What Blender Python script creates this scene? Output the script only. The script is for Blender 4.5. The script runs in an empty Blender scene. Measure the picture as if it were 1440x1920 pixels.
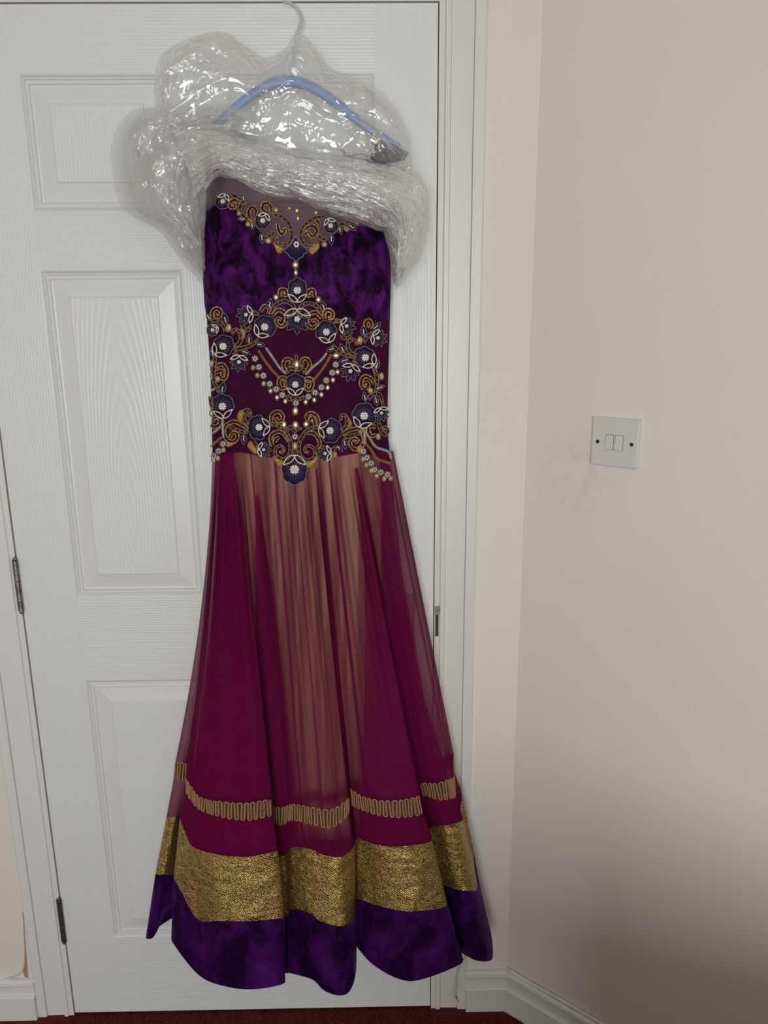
import bpy, math, random
from mathutils import Vector, Matrix, noise

random.seed(7)
sc = bpy.context.scene
COL = sc.collection

# ------------------------------------------------------------------ camera
F = 1442.0                                    # focal length in pixels of the 1440x1920 frame
R = ((0.9998589, -0.0149077, -0.0077444),     # camera right
     (-0.0111157, -0.241446, -0.9703506),     # camera down
     (0.0125958, 0.9702997, -0.2415776))      # camera forward
C = Vector((0.6857996, -1.4153617, 1.5090845))
cd = bpy.data.cameras.new('camera')
cam = bpy.data.objects.new('camera', cd)
COL.objects.link(cam)
cd.sensor_fit = 'HORIZONTAL'
cd.sensor_width = 36.0
cd.lens = 36.0 * F / 1440.0
cd.clip_start = 0.01
cam.matrix_world = Matrix(((R[0][0], -R[1][0], -R[2][0], C.x),
                           (R[0][1], -R[1][1], -R[2][1], C.y),
                           (R[0][2], -R[1][2], -R[2][2], C.z),
                           (0, 0, 0, 1)))
sc.camera = cam

# ------------------------------------------------------------------ light and exposure
w = bpy.data.worlds.new('overcast_sky')
sc.world = w
w.use_nodes = True
w.node_tree.nodes['Background'].inputs[0].default_value = (0.80, 0.88, 1.0, 1)
w.node_tree.nodes['Background'].inputs[1].default_value = 1.0
WIN = (-0.25, 1.25, 0.60, 2.00)               # x0 x1 z0 z1 of the window behind the camera
WIN_Y = -3.5
ld = bpy.data.lights.new('window_daylight', 'AREA')
ld.shape = 'RECTANGLE'
ld.size = WIN[1] - WIN[0]
ld.size_y = WIN[3] - WIN[2]
ld.energy = 72.0
ld.color = (0.99, 1.0, 0.985)
lo = bpy.data.objects.new('window_daylight', ld)
COL.objects.link(lo)
lo.location = ((WIN[0] + WIN[1]) / 2, WIN_Y - 0.13, (WIN[2] + WIN[3]) / 2)
lo.rotation_euler = (math.radians(90), 0, 0)
lo['kind'] = 'structure'
sc.view_settings.view_transform = 'Standard'
sc.view_settings.look = 'None'
sc.view_settings.exposure = 0.0
sc.view_settings.gamma = 1.0
sc.view_settings.use_curve_mapping = False
sc.cycles.use_denoising = True
sc.cycles.max_bounces = 10
sc.cycles.transparent_max_bounces = 40
sc.cycles.caustics_reflective = False
sc.cycles.caustics_refractive = False

# ------------------------------------------------------------------ helpers
def ray(u, v):
    a, b = (u - 720.0) / F, (v - 960.0) / F
    return Vector((a * R[0][0] + b * R[1][0] + R[2][0],
                   a * R[0][1] + b * R[1][1] + R[2][1],
                   a * R[0][2] + b * R[1][2] + R[2][2]))

def P(u, v, d=0.0):
    """point seen at pixel (u, v) that stands d metres in front of the door face (y = 0)"""
    r = ray(u, v)
    return C + r * ((-d - C.y) / r.y)

def on_floor(u, v, z=0.0):
    r = ray(u, v)
    return C + r * ((z - C.z) / r.z)

def lerp(a, b, t):
    return a + (b - a) * t

def interp(tab, x):
    if x <= tab[0][0]:
        return tab[0][1]
    for (x0, y0), (x1, y1) in zip(tab, tab[1:]):
        if x <= x1:
            return lerp(y0, y1, (x - x0) / (x1 - x0))
    return tab[-1][1]

def catmull(p, n, closed=False):
    """resample a list of tuples with a Catmull-Rom spline, n pieces per span"""
    out = []
    m = len(p)
    for i in range(m if closed else m - 1):
        if closed:
            a, b, c, d = p[(i - 1) % m], p[i], p[(i + 1) % m], p[(i + 2) % m]
        else:
            a, b, c, d = p[max(i - 1, 0)], p[i], p[i + 1], p[min(i + 2, m - 1)]
        for k in range(n):
            t = k / n
            out.append(tuple(0.5 * (2 * b[j] + (c[j] - a[j]) * t + (2 * a[j] - 5 * b[j] + 4 * c[j] - d[j]) * t * t
                             + (3 * b[j] - a[j] - 3 * c[j] + d[j]) * t ** 3) for j in range(len(b))))
    if not closed:
        out.append(tuple(p[-1]))
    return out

def resample(pts, step=None, n=None):
    """even spacing along a polyline of tuples"""
    L = [0.0]
    for a, b in zip(pts, pts[1:]):
        L.append(L[-1] + math.dist(a, b))
    tot = L[-1]
    if n is None:
        n = max(2, int(round(tot / step)) + 1)
    out, j = [], 0
    for k in range(n):
        s = tot * k / (n - 1)
        while j < len(L) - 2 and L[j + 1] < s:
            j += 1
        t = (s - L[j]) / max(1e-9, L[j + 1] - L[j])
        out.append(tuple(lerp(x, y, t) for x, y in zip(pts[j], pts[j + 1])))
    return out

class MB:
    """collects geometry for ONE mesh object"""
    def __init__(self):
        self.v, self.f, self.m = [], [], []

    def add(self, vs, fs, mat=0):
        o = len(self.v)
        self.v += [tuple(x) for x in vs]
        for f in fs:
            self.f.append([i + o for i in f])
            self.m.append(mat)

    def box(self, x0, x1, y0, y1, z0, z1, mat=0):
        self.add([(x, y, z) for z in (z0, z1) for y in (y0, y1) for x in (x0, x1)],
                 [(0, 2, 3, 1), (4, 5, 7, 6), (0, 1, 5, 4), (2, 6, 7, 3), (0, 4, 6, 2), (1, 3, 7, 5)], mat)

    def grid(self, rows, mat=0, closed_u=False):
        n = len(rows[0])
        vs = [p for r in rows for p in r]
        fs = []
        for i in range(len(rows) - 1):
            for j in range(n if closed_u else n - 1):
                k = (j + 1) % n
                fs.append((i * n + j, i * n + k, (i + 1) * n + k, (i + 1) * n + j))
        self.add(vs, fs, mat)

    def tube(self, pts, rad, sides=6, mat=0, cap=True, flat=1.0):
        pts = [Vector(p) for p in pts]
        n = len(pts)
        rows = []
        for i, p in enumerate(pts):
            t = (pts[min(i + 1, n - 1)] - pts[max(i - 1, 0)])
            if t.length < 1e-9:
                t = Vector((1, 0, 0))
            t.normalize()
            up = Vector((0, -1, 0))
            s = t.cross(up)
            if s.length < 1e-3:
                s = t.cross(Vector((0, 0, 1)))
            s.normalize()
            q = s.cross(t).normalized()
            r = rad(i / max(1, n - 1)) if callable(rad) else rad
            rows.append([p + s * (math.cos(2 * math.pi * k / sides) * r) + q * (math.sin(2 * math.pi * k / sides) * r * flat)
                         for k in range(sides)])
        o = len(self.v)
        self.grid(rows, mat, True)
        if cap:
            self.f.append([o + k for k in range(sides)]); self.m.append(mat)
            self.f.append([o + (n - 1) * sides + k for k in reversed(range(sides))]); self.m.append(mat)

    def ball(self, c, r, mat=0, sx=1.0, sy=1.0, sz=1.0, nu=6, nv=4):
        vs = [(c[0], c[1], c[2] + r * sz)]
        for i in range(1, nv):
            a = math.pi * i / nv
            for k in range(nu):
                b = 2 * math.pi * (k + 0.5 * (i % 2)) / nu
                vs.append((c[0] + r * sx * math.sin(a) * math.cos(b), c[1] + r * sy * math.sin(a) * math.sin(b), c[2] + r * sz * math.cos(a)))
        vs.append((c[0], c[1], c[2] - r * sz))
        fs = [(0, 1 + k, 1 + (k + 1) % nu) for k in range(nu)]
        for i in range(nv - 2):
            a, b = 1 + i * nu, 1 + (i + 1) * nu
            fs += [(a + k, b + k, b + (k + 1) % nu, a + (k + 1) % nu) for k in range(nu)]
        e = len(vs) - 1
        a = 1 + (nv - 2) * nu
        fs += [(a + (k + 1) % nu, a + k, e) for k in range(nu)]
        self.add(vs, fs, mat)

    def build(self, name, mats, parent=None, smooth=True):
        me = bpy.data.meshes.new(name)
        me.from_pydata(self.v, [], self.f)
        for m in (mats if isinstance(mats, (list, tuple)) else [mats]):
            me.materials.append(m)
        me.polygons.foreach_set('material_index', self.m)
        me.polygons.foreach_set('use_smooth', [smooth] * len(me.polygons))
        me.update()
        o = bpy.data.objects.new(name, me)
        COL.objects.link(o)
        if parent is not None:
            o.parent = parent
            if parent.type == 'EMPTY':
                o.location = -parent.location
        return o

def tag(o, label=None, cat=None, group=None, kind=None):
    if label: o['label'] = label
    if cat: o['category'] = cat
    if group: o['group'] = group
    if kind: o['kind'] = kind
    return o

def empty(name, loc):
    o = bpy.data.objects.new(name, None)
    o.empty_display_size = 0.05
    o.location = loc
    COL.objects.link(o)
    return o

# ------------------------------------------------------------------ materials
def new_mat(name):
    m = bpy.data.materials.new(name)
    m.use_nodes = True
    nt = m.node_tree
    nt.nodes.clear()
    out = nt.nodes.new('ShaderNodeOutputMaterial')
    return m, nt, out

def N(nt, t, **kw):
    n = nt.nodes.new('ShaderNode' + t)
    for k, v in kw.items():
        if k.startswith('i_'):
            n.inputs[k[2:].replace('_', ' ')].default_value = v
        else:
            setattr(n, k, v)
    return n

def pbr(name, col, rough=0.5, metal=0.0, spec=0.5, sheen=0.0, sheen_tint=(1, 1, 1, 1), coat=0.0,
        noise_scale=None, col2=None, bump=0.0, bump_scale=200.0, detail=4.0):
    m, nt, out = new_mat(name)
    b = N(nt, 'BsdfPrincipled')
    b.inputs['Base Color'].default_value = (*col, 1)
    b.inputs['Roughness'].default_value = rough
    b.inputs['Metallic'].default_value = metal
    b.inputs['Specular IOR Level'].default_value = spec
    b.inputs['Sheen Weight'].default_value = sheen
    b.inputs['Sheen Tint'].default_value = sheen_tint
    b.inputs['Coat Weight'].default_value = coat
    tc = N(nt, 'TexCoord')
    if col2 is not None:
        n1 = N(nt, 'TexNoise'); n1.inputs['Scale'].default_value = noise_scale; n1.inputs['Detail'].default_value = detail
        nt.links.new(tc.outputs['Object'], n1.inputs['Vector'])
        r = N(nt, 'ValToRGB')
        r.color_ramp.elements[0].position = 0.35; r.color_ramp.elements[1].position = 0.65
        r.color_ramp.elements[0].color = (*col, 1); r.color_ramp.elements[1].color = (*col2, 1)
        nt.links.new(n1.outputs['Fac'], r.inputs['Fac'])
        nt.links.new(r.outputs['Color'], b.inputs['Base Color'])
    if bump:
        n2 = N(nt, 'TexNoise'); n2.inputs['Scale'].default_value = bump_scale; n2.inputs['Detail'].default_value = 3
        nt.links.new(tc.outputs['Object'], n2.inputs['Vector'])
        bp = N(nt, 'Bump'); bp.inputs['Strength'].default_value = bump; bp.inputs['Distance'].default_value = 0.002
        nt.links.new(n2.outputs['Fac'], bp.inputs['Height'])
        nt.links.new(bp.outputs['Normal'], b.inputs['Normal'])
    nt.links.new(b.outputs[0], out.inputs[0])
    return m

def grain_mat(name, direction):
    """white gloss paint over a moulded wood-grain skin; direction 'v', 'h' or 'c' (cathedral)"""
    m, nt, out = new_mat(name)
    b = N(nt, 'BsdfPrincipled')
    b.inputs['Base Color'].default_value = (0.735, 0.75, 0.745, 1)
    b.inputs['Roughness'].default_value = 0.36
    b.inputs['Specular IOR Level'].default_value = 0.5
    tc = N(nt, 'TexCoord')
    mp = N(nt, 'Mapping')
    nt.links.new(tc.outputs['Object'], mp.inputs['Vector'])
    wv = N(nt, 'TexWave')
    if direction == 'c':
        wv.wave_type = 'RINGS'; wv.rings_direction = 'Y'
        mp.inputs['Scale'].default_value = (1.0, 0.0, 0.13)
        wv.inputs['Scale'].default_value = 52.0
        wv.inputs['Distortion'].default_value = 5.0
        wv.inputs['Detail Scale'].default_value = 0.6
    else:
        wv.wave_type = 'BANDS'; wv.bands_direction = 'X' if direction == 'v' else 'Z'
        mp.inputs['Scale'].default_value = (1, 0, 0.05) if direction == 'v' else (0.05, 0, 1)
        wv.inputs['Scale'].default_value = 62.0
        wv.inputs['Distortion'].default_value = 4.5
        wv.inputs['Detail Scale'].default_value = 0.8
    wv.inputs['Detail'].default_value = 2.0
    nt.links.new(mp.outputs[0], wv.inputs['Vector'])
    ns = N(nt, 'TexNoise')
    mp2 = N(nt, 'Mapping')
    mp2.inputs['Scale'].default_value = (40, 1, 9) if direction != 'h' else (9, 1, 40)
    nt.links.new(tc.outputs['Object'], mp2.inputs['Vector'])
    nt.links.new(mp2.outputs[0], ns.inputs['Vector'])
    ns.inputs['Scale'].default_value = 1.5
    mul = N(nt, 'Math', operation='MULTIPLY')
    nt.links.new(wv.outputs['Fac'], mul.inputs[0])
    nt.links.new(ns.outputs['Fac'], mul.inputs[1])
    bp = N(nt, 'Bump')
    bp.inputs['Strength'].default_value = 0.42
    bp.inputs['Distance'].default_value = 0.0011
    nt.links.new(mul.outputs[0], bp.inputs['Height'])
    nt.links.new(bp.outputs['Normal'], b.inputs['Normal'])
    nt.links.new(b.outputs[0], out.inputs[0])
    return m

M = {}
M['grain_v'] = grain_mat('white_gloss_vertical_grain', 'v')
M['grain_h'] = grain_mat('white_gloss_horizontal_grain', 'h')
M['grain_c'] = grain_mat('white_gloss_arched_grain', 'c')
M['paint'] = pbr('white_gloss_paint', (0.73, 0.735, 0.725), 0.34, bump=0.12, bump_scale=60)
M['paint_cream'] = pbr('aged_white_paint', (0.70, 0.69, 0.645), 0.36, bump=0.15, bump_scale=50)
M['plaster_bare'] = pbr('bare_brown_plaster', (0.42, 0.24, 0.15), 0.9, bump=0.6, bump_scale=120)
M['ceiling'] = pbr('ceiling_paint', (0.78, 0.78, 0.76), 0.8)
M['steel'] = pbr('worn_steel', (0.33, 0.31, 0.28), 0.38, 0.9, bump=0.3, bump_scale=400, noise_scale=90, col2=(0.18, 0.16, 0.14))
M['steel_dark'] = pbr('dark_worn_steel', (0.12, 0.11, 0.10), 0.45, 0.8, bump=0.3, bump_scale=400)
M['gap'] = pbr('recess_shade', (0.05, 0.035, 0.025), 0.9)
M['raw_wood'] = pbr('raw_door_edge', (0.26, 0.20, 0.14), 0.8)
M['switch'] = pbr('white_switch_plastic', (0.66, 0.645, 0.61), 0.28)
M['screw'] = pbr('recessed_screw', (0.03, 0.028, 0.025), 0.5, 0.3)
M['cable'] = pbr('white_cable_sheath', (0.62, 0.60, 0.55), 0.45)
M['glass'] = None

def wall_mat():
    m, nt, out = new_mat('cream_wall_paint')
    b = N(nt, 'BsdfPrincipled')
    b.inputs['Roughness'].default_value = 0.62
    b.inputs['Specular IOR Level'].default_value = 0.3
    tc = N(nt, 'TexCoord')
    n1 = N(nt, 'TexNoise'); n1.inputs['Scale'].default_value = 2.2; n1.inputs['Detail'].default_value = 5
    nt.links.new(tc.outputs['Object'], n1.inputs['Vector'])
    r = N(nt, 'ValToRGB')
    r.color_ramp.elements[0].position = 0.3; r.color_ramp.elements[1].position = 0.7
    r.color_ramp.elements[0].color = (0.735, 0.70, 0.635, 1); r.color_ramp.elements[1].color = (0.76, 0.725, 0.66, 1)
    nt.links.new(n1.outputs['Fac'], r.inputs['Fac'])
    # finger grime round the light switch: a blotch of its own on the wall
    geo = N(nt, 'NewGeometry')
    dist = N(nt, 'VectorMath', operation='DISTANCE')
    dist.inputs[1].default_value = GRIME
    nt.links.new(geo.outputs['Position'], dist.inputs[0])
    mr = N(nt, 'MapRange'); mr.inputs['From Min'].default_value = 0.02; mr.inputs['From Max'].default_value = 0.10
    mr.inputs['To Min'].default_value = 1.0; mr.inputs['To Max'].default_value = 0.0
    nt.links.new(dist.outputs['Value'], mr.inputs['Value'])
    n3 = N(nt, 'TexNoise'); n3.inputs['Scale'].default_value = 38; n3.inputs['Detail'].default_value = 6
    nt.links.new(tc.outputs['Object'], n3.inputs['Vector'])
    r3 = N(nt, 'ValToRGB'); r3.color_ramp.elements[0].position = 0.42; r3.color_ramp.elements[1].position = 0.95; r3.color_ramp.elements[1].color = (0.45, 0.45, 0.45, 1)
    nt.links.new(n3.outputs['Fac'], r3.inputs['Fac'])
    mm = N(nt, 'Math', operation='MULTIPLY')
    nt.links.new(mr.outputs[0], mm.inputs[0]); nt.links.new(r3.outputs['Color'], mm.inputs[1])
    mx = N(nt, 'MixRGB'); mx.inputs['Color2'].default_value = (0.34, 0.28, 0.22, 1)
    nt.links.new(mm.outputs[0], mx.inputs['Fac']); nt.links.new(r.outputs['Color'], mx.inputs['Color1'])
    nt.links.new(mx.outputs[0], b.inputs['Base Color'])
    n2 = N(nt, 'TexNoise'); n2.inputs['Scale'].default_value = 9; n2.inputs['Detail'].default_value = 8
    nt.links.new(tc.outputs['Object'], n2.inputs['Vector'])
    bp = N(nt, 'Bump'); bp.inputs['Strength'].default_value = 0.35; bp.inputs['Distance'].default_value = 0.004
    nt.links.new(n2.outputs['Fac'], bp.inputs['Height'])
    nt.links.new(bp.outputs['Normal'], b.inputs['Normal'])
    nt.links.new(b.outputs[0], out.inputs[0])
    return m

# ------------------------------------------------------------------ the room
CX = 0.971                                        # corner between the door wall and the angled wall
TH = math.radians(-39.6)
WD = Vector((math.cos(TH), math.sin(TH), 0))      # along the angled wall
WN = Vector((math.sin(TH), -math.cos(TH), 0))     # its normal into the room
CORNER = Vector((CX, 0.004, 0))

def on_wall_right(u, v, off=0.0):
    r = ray(u, v)
    t = (CORNER + WN * off - C).dot(WN) / r.dot(WN)
    return C + r * t

SWITCH = on_wall_right(1155.5, 829)
GRIME = on_wall_right(1085, 890)
M['wall'] = wall_mat()

DW, DH = 0.800, 2.012
DB = 0.006                                        # gap under the door
FR = 0.081                                        # width of the door lining and architrave beside the door
WALL_Y = 0.004
CEIL = 2.55
ROOM_L = -1.9
END = CORNER + WD * 1.75

def struct(o):
    o['kind'] = 'structure'
    return o

mb = MB()                                         # wall with the door opening
t = 0.12
mb.box(ROOM_L, -FR, WALL_Y, WALL_Y + t, 0, CEIL)
mb.box(DW + FR, CX, WALL_Y, WALL_Y + t, 0, CEIL)
mb.box(-FR, DW + FR, WALL_Y, WALL_Y + t, DH + FR, CEIL)
wall_back = struct(mb.build('wall_back', M['wall'], smooth=False))

mb = MB()                                         # unseen box added behind the closed door to stop light leaking in
mb.add([(-0.3, t, 0), (1.1, t, 0), (1.1, 0.9, 0), (-0.3, 0.9, 0), (-0.3, t, CEIL), (1.1, t, CEIL), (1.1, 0.9, CEIL), (-0.3, 0.9, CEIL)],
       [(1, 2, 6, 5), (2, 3, 7, 6), (3, 0, 4, 7), (4, 5, 6, 7), (0, 1, 2, 3)])
struct(mb.build('light_block_box', M['wall'], smooth=False))
mb = MB()
a, b_ = CORNER, END
n_ = -WN * t
mb.add([a, b_, b_ + n_, a + n_] + [p + Vector((0, 0, CEIL)) for p in (a, b_, b_ + n_, a + n_)],
       [(0, 1, 5, 4), (1, 2, 6, 5), (2, 3, 7, 6), (3, 0, 4, 7), (3, 2, 1, 0), (4, 5, 6, 7)])
wall_right = struct(mb.build('wall_right', M['wall'], smooth=False))
mb = MB(); mb.box(END.x, END.x + t, WIN_Y, END.y, 0, CEIL)
struct(mb.build('wall_side', M['wall'], smooth=False))
mb = MB(); mb.box(ROOM_L - t, ROOM_L, WIN_Y, WALL_Y + t, 0, CEIL)
struct(mb.build('wall_left', M['wall'], smooth=False))
mb = MB()                                         # wall behind the camera, with the window
y0, y1 = WIN_Y - t, WIN_Y
mb.box(ROOM_L - t, WIN[0], y0, y1, 0, CEIL)
mb.box(WIN[1], END.x + t, y0, y1, 0, CEIL)
mb.box(WIN[0], WIN[1], y0, y1, 0, WIN[2])
mb.box(WIN[0], WIN[1], y0, y1, WIN[3], CEIL)
struct(mb.build('wall_front', M['wall'], smooth=False))
mb = MB(); mb.box(ROOM_L - t, END.x + t, WIN_Y - t, WALL_Y + t, CEIL, CEIL + 0.1)
struct(mb.build('ceiling', M['ceiling'], smooth=False))
win = struct(empty('window_1', (WIN[0], WIN_Y, WIN[2])))
mb = MB()
fw = 0.05
mb.box(WIN[0], WIN[1], y0 + 0.03, y0 + 0.08, WIN[2], WIN[2] + fw)
mb.box(WIN[0], WIN[1], y0 + 0.03, y0 + 0.08, WIN[3] - fw, WIN[3])
for x in (WIN[0], (WIN[0] + WIN[1] - fw) / 2, WIN[1] - fw):
    mb.box(x, x + fw, y0 + 0.031, y0 + 0.079, WIN[2] + fw, WIN[3] - fw)
mb.build('window_frame', M['paint'], win, False)
m, nt, out = new_mat('window_glass')
mix = N(nt, 'MixShader'); mix.inputs[0].default_value = 0.06
tr = N(nt, 'BsdfTransparent'); gl = N(nt, 'BsdfGlossy'); gl.inputs['Roughness'].default_value = 0.02
nt.links.new(tr.outputs[0], mix.inputs[1]); nt.links.new(gl.outputs[0], mix.inputs[2]); nt.links.new(mix.outputs[0], out.inputs[0])
for k in (0, 1):
    mb = MB()
    xm = (WIN[0] + WIN[1]) / 2
    x0 = WIN[0] + fw if k == 0 else xm + fw / 2
    x1 = xm - fw / 2 if k == 0 else WIN[1] - fw
    mb.box(x0, x1, y0 + 0.052, y0 + 0.058, WIN[2] + fw, WIN[3] - fw)
    mb.build('pane', m, win, False)
mb = MB(); mb.box(WIN[0] - 0.05, WIN[1] + 0.05, WIN_Y, WIN_Y + 0.09, WIN[2] - 0.03, WIN[2])
mb.build('window_sill', M['paint'], win, False)

# floor: worn dark red carpet
def carpet_mat():
    m, nt, out = new_mat('dark_red_carpet')
    b = N(nt, 'BsdfPrincipled')
    b.inputs['Roughness'].default_value = 0.95
    b.inputs['Specular IOR Level'].default_value = 0.1
    b.inputs['Sheen Weight'].default_value = 0.08
    b.inputs['Sheen Tint'].default_value = (0.7, 0.1, 0.08, 1)
    tc = N(nt, 'TexCoord')
    n1 = N(nt, 'TexNoise'); n1.inputs['Scale'].default_value = 160; n1.inputs['Detail'].default_value = 4
    nt.links.new(tc.outputs['Object'], n1.inputs['Vector'])
    r = N(nt, 'ValToRGB')
    r.color_ramp.elements[0].color = (0.055, 0.010, 0.009, 1); r.color_ramp.elements[1].color = (0.17, 0.03, 0.026, 1)
    nt.links.new(n1.outputs['Fac'], r.inputs['Fac'])
    nt.links.new(r.outputs['Color'], b.inputs['Base Color'])
    bp = N(nt, 'Bump'); bp.inputs['Strength'].default_value = 0.9; bp.inputs['Distance'].default_value = 0.006
    nt.links.new(n1.outputs['Fac'], bp.inputs['Height']); nt.links.new(bp.outputs['Normal'], b.inputs['Normal'])
    nt.links.new(b.outputs[0], out.inputs[0])
    return m
M['carpet'] = carpet_mat()
mb = MB()
mb.box(ROOM_L - t, END.x + t, WIN_Y - t, WALL_Y + t, -0.05, 0.0)
floor = struct(mb.build('floor', M['carpet'], smooth=False))
mb = MB()                                          # pile: short tufts where the camera sees the floor
for k in range(9000):
    x = random.uniform(-0.05, 1.16); y = random.uniform(-0.16, 0.012)
    if (Vector((x, y, 0)) - CORNER).dot(WN) < 0.012 or (y > -0.02 and (x < 0 or x > DW)):
        continue
    h = random.uniform(0.003, 0.007); a = random.uniform(0, 6.28); r_ = random.uniform(0.0008, 0.002)
    dx, dy = math.cos(a) * r_, math.sin(a) * r_
    lx, ly = random.uniform(-.003, .003), random.uniform(-.003, .003)
    mb.add([(x - dx, y - dy, 0), (x + dx, y + dy, 0), (x + lx, y + ly, h)], [(0, 1, 2)])
pile = mb.build('carpet_pile', M['carpet'], floor)
tag(pile, kind='stuff')

# skirting boards
def skirting(name, p0, p1, n, mat):
    prof = [(0.0, 0.0), (0.017, 0.0), (0.017, 0.060), (0.0155, 0.0625), (0.0105, 0.064), (0.0105, 0.084),
            (0.0135, 0.089), (0.0125, 0.096), (0.007, 0.100), (0.0, 0.101)]
    mb = MB()
    L = (p1 - p0).length
    k = max(2, int(L / 0.05))
    rows = []
    for d, z in prof:
        rows.append([p0.lerp(p1, i / k) + n * (d + 0.0006 * noise.noise(Vector((i * .7, z * 40, 3.1)))) + Vector((0, 0, z)) for i in range(k + 1)])
    mb.grid(rows)
    for i in (0, -1):                              # cut ends
        e = [r[i] for r in rows]
        mb.add(e, [list(range(len(e)))])
    o = mb.build(name, mat, smooth=False)
    return struct(o)
skirting('baseboard_right', CORNER, END, WN, M['paint_cream'])
skirting('baseboard_back', Vector((DW + FR - 0.002, WALL_Y, 0)), Vector((CX, WALL_Y, 0)), Vector((0, -1, 0)), M['paint_cream'])
skirting('baseboard_left', Vector((ROOM_L, WALL_Y, 0)), Vector((-FR + 0.002, WALL_Y, 0)), Vector((0, -1, 0)), M['paint'])

# caulk bead and wall chip
mb = MB()
mb.tube([CORNER + WN * 0.004 + WD * (0.005 + i * 0.06) + Vector((0, 0, 0.1035 + 0.002 * noise.noise(Vector((i * 1.7, 0, 0))))) for i in range(28)], 0.004, 5)
cb = mb.build('caulk_bead', M['paint_cream'], wall_right)
mb = MB()
chip = [(42, 1706), (44, 1740), (46, 1775), (46, 1800), (43, 1824), (50, 1838), (53, 1838), (50, 1800), (47, 1760), (44, 1715)]
mb.add([P(u, v, -WALL_Y + 0.0012) for u, v in chip], [list(range(len(chip)))])
mb.build('bare_plaster', M['plaster_bare'], wall_back, False)

# ------------------------------------------------------------------ door lining, stops and architrave (one moulded section per side)
PROF = [(0.0012, 0.030), (0.0012, -0.001), (0.0105, -0.0015), (0.0115, -0.0006), (0.0125, -0.004), (0.0205, -0.0045), (0.0225, 0.0005),
        (0.0235, 0.0005), (0.0590, -0.0005), (0.0598, 0.0012), (0.0606, -0.0045), (0.0770, -0.0050), (0.0800, -0.0035), (FR, WALL_Y + 0.001)]
def frame_side(name, x, s, mat):
    mb = MB()
    nz = 40
    rows = []
    for o_, y in PROF:
        rows.append([(x + s * (o_ + 0.0006 * noise.noise(Vector((i * .45, o_ * 100, s)))), y, (DH + o_) * i / nz) for i in range(nz + 1)])
    mb.grid(rows)
    return struct(mb.build(name, mat, smooth=False))
tr1 = frame_side('trim_1', 0.0, -1, M['paint'])
tr2 = frame_side('trim_2', DW, 1, M['paint_cream'])
mb = MB()
mb.grid([[(-o_, y, DH + o_), (DW + o_, y, DH + o_)] for o_, y in PROF])
struct(mb.build('trim_3', M['paint_cream'], smooth=False))
# keep / strike plate on the closing jamb
za, zb = P(818, 1136, 0).z, P(818, 1192, 0).z
zc = P(818, 1152, 0).z
mb = MB(); mb.box(DW + 0.0024, DW + 0.0115, -0.0035, -0.0005, zc, za)
mb.build('strike_plate', M['steel'], tr2, False)
mb = MB(); mb.box(DW + 0.0034, DW + 0.0095, -0.0028, 0.0, zb, zc)
mb.build('keeper_slot_shade', M['gap'], tr2, False)  # dark block paints the shade inside the keeper recess

# ------------------------------------------------------------------ the door
door = struct(empty('door_1', (DW / 2, 0.0, DB)))
A0, B0 = 0.1113 - 0.006, 0.3476 + 0.006
XS = [0, A0, B0, DW - B0, DW - A0, DW]
ZP = [(0.2045, 0.8172), (0.992, 1.599), (1.695, 1.9095)]      # lower, middle and top panels
ZS = [DB] + [z for p_ in ZP for z in p_] + [DH - 0.0012]
E0, E1 = 0.002, DW - 0.0008
mb = MB()
for i in range(len(ZS) - 1):
    for j in range(5):
        if i % 2 == 1 and j in (1, 3):
            continue
        x0 = max(XS[j], E0); x1 = min(XS[j + 1], E1)
        mat = 0 if j in (0, 4) or (j == 2 and i % 2 == 1) else 1
        mb.add([(x0, 0, ZS[i]), (x1, 0, ZS[i]), (x1, 0, ZS[i + 1]), (x0, 0, ZS[i + 1])], [(0, 1, 2, 3)], mat)
mb.add([(E0, 0, DB), (E1, 0, DB), (E1, 0.035, DB), (E0, 0.035, DB), (E0, 0, DH - .0012), (E1, 0, DH - .0012), (E1, 0.035, DH - .0012), (E0, 0.035, DH - .0012)],
       [(0, 3, 2, 1), (4, 5, 6, 7), (0, 4, 7, 3), (1, 2, 6, 5), (2, 3, 7, 6)], 2)
mb.build('slab', [M['grain_v'], M['grain_h'], M['paint']], door, False)
RING = [(0.0, 0.0), (0.002, 0.0008), (0.0055, 0.0048), (0.0065, 0.0028), (0.0082, 0.0026), (0.0092, 0.0055), (0.0105, 0.0056),
        (0.0150, 0.0038), (0.0160, 0.0064), (0.0185, 0.0068), (0.030, 0.0052), (0.0455, 0.0022), (0.0470, 0.0006), (0.049, 0.0004)]
for z0, z1 in ZP:
    for x0, x1 in ((A0, B0), (DW - B0, DW - A0)):
        mb = MB()
        cx, cz = (x0 + x1) / 2, z0 + (z1 - z0) * 0.28
        loops = []
        for ins, dp in RING:
            loops.append([(x0 + ins - cx, dp, z0 + ins - cz), (x1 - ins - cx, dp, z0 + ins - cz), (x1 - ins - cx, dp, z1 - ins - cz), (x0 + ins - cx, dp, z1 - ins - cz)])
        mb.grid(loops, 0, True)
        l = loops[-1]
        mb.add(l, [(0, 1, 2, 3)], 1)
        o = mb.build('panel', [M['paint'], M['grain_c']], door, False)
        o.location = Vector((cx, 0, cz)) - door.location
# raw edge seen in the gap on the hinge side
mb = MB(); mb.box(-0.0028, E0 + 0.0004, 0.004, 0.03, DB, DH - 0.01)
mb.build('edge_strip', M['raw_wood'], door, False)
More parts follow.
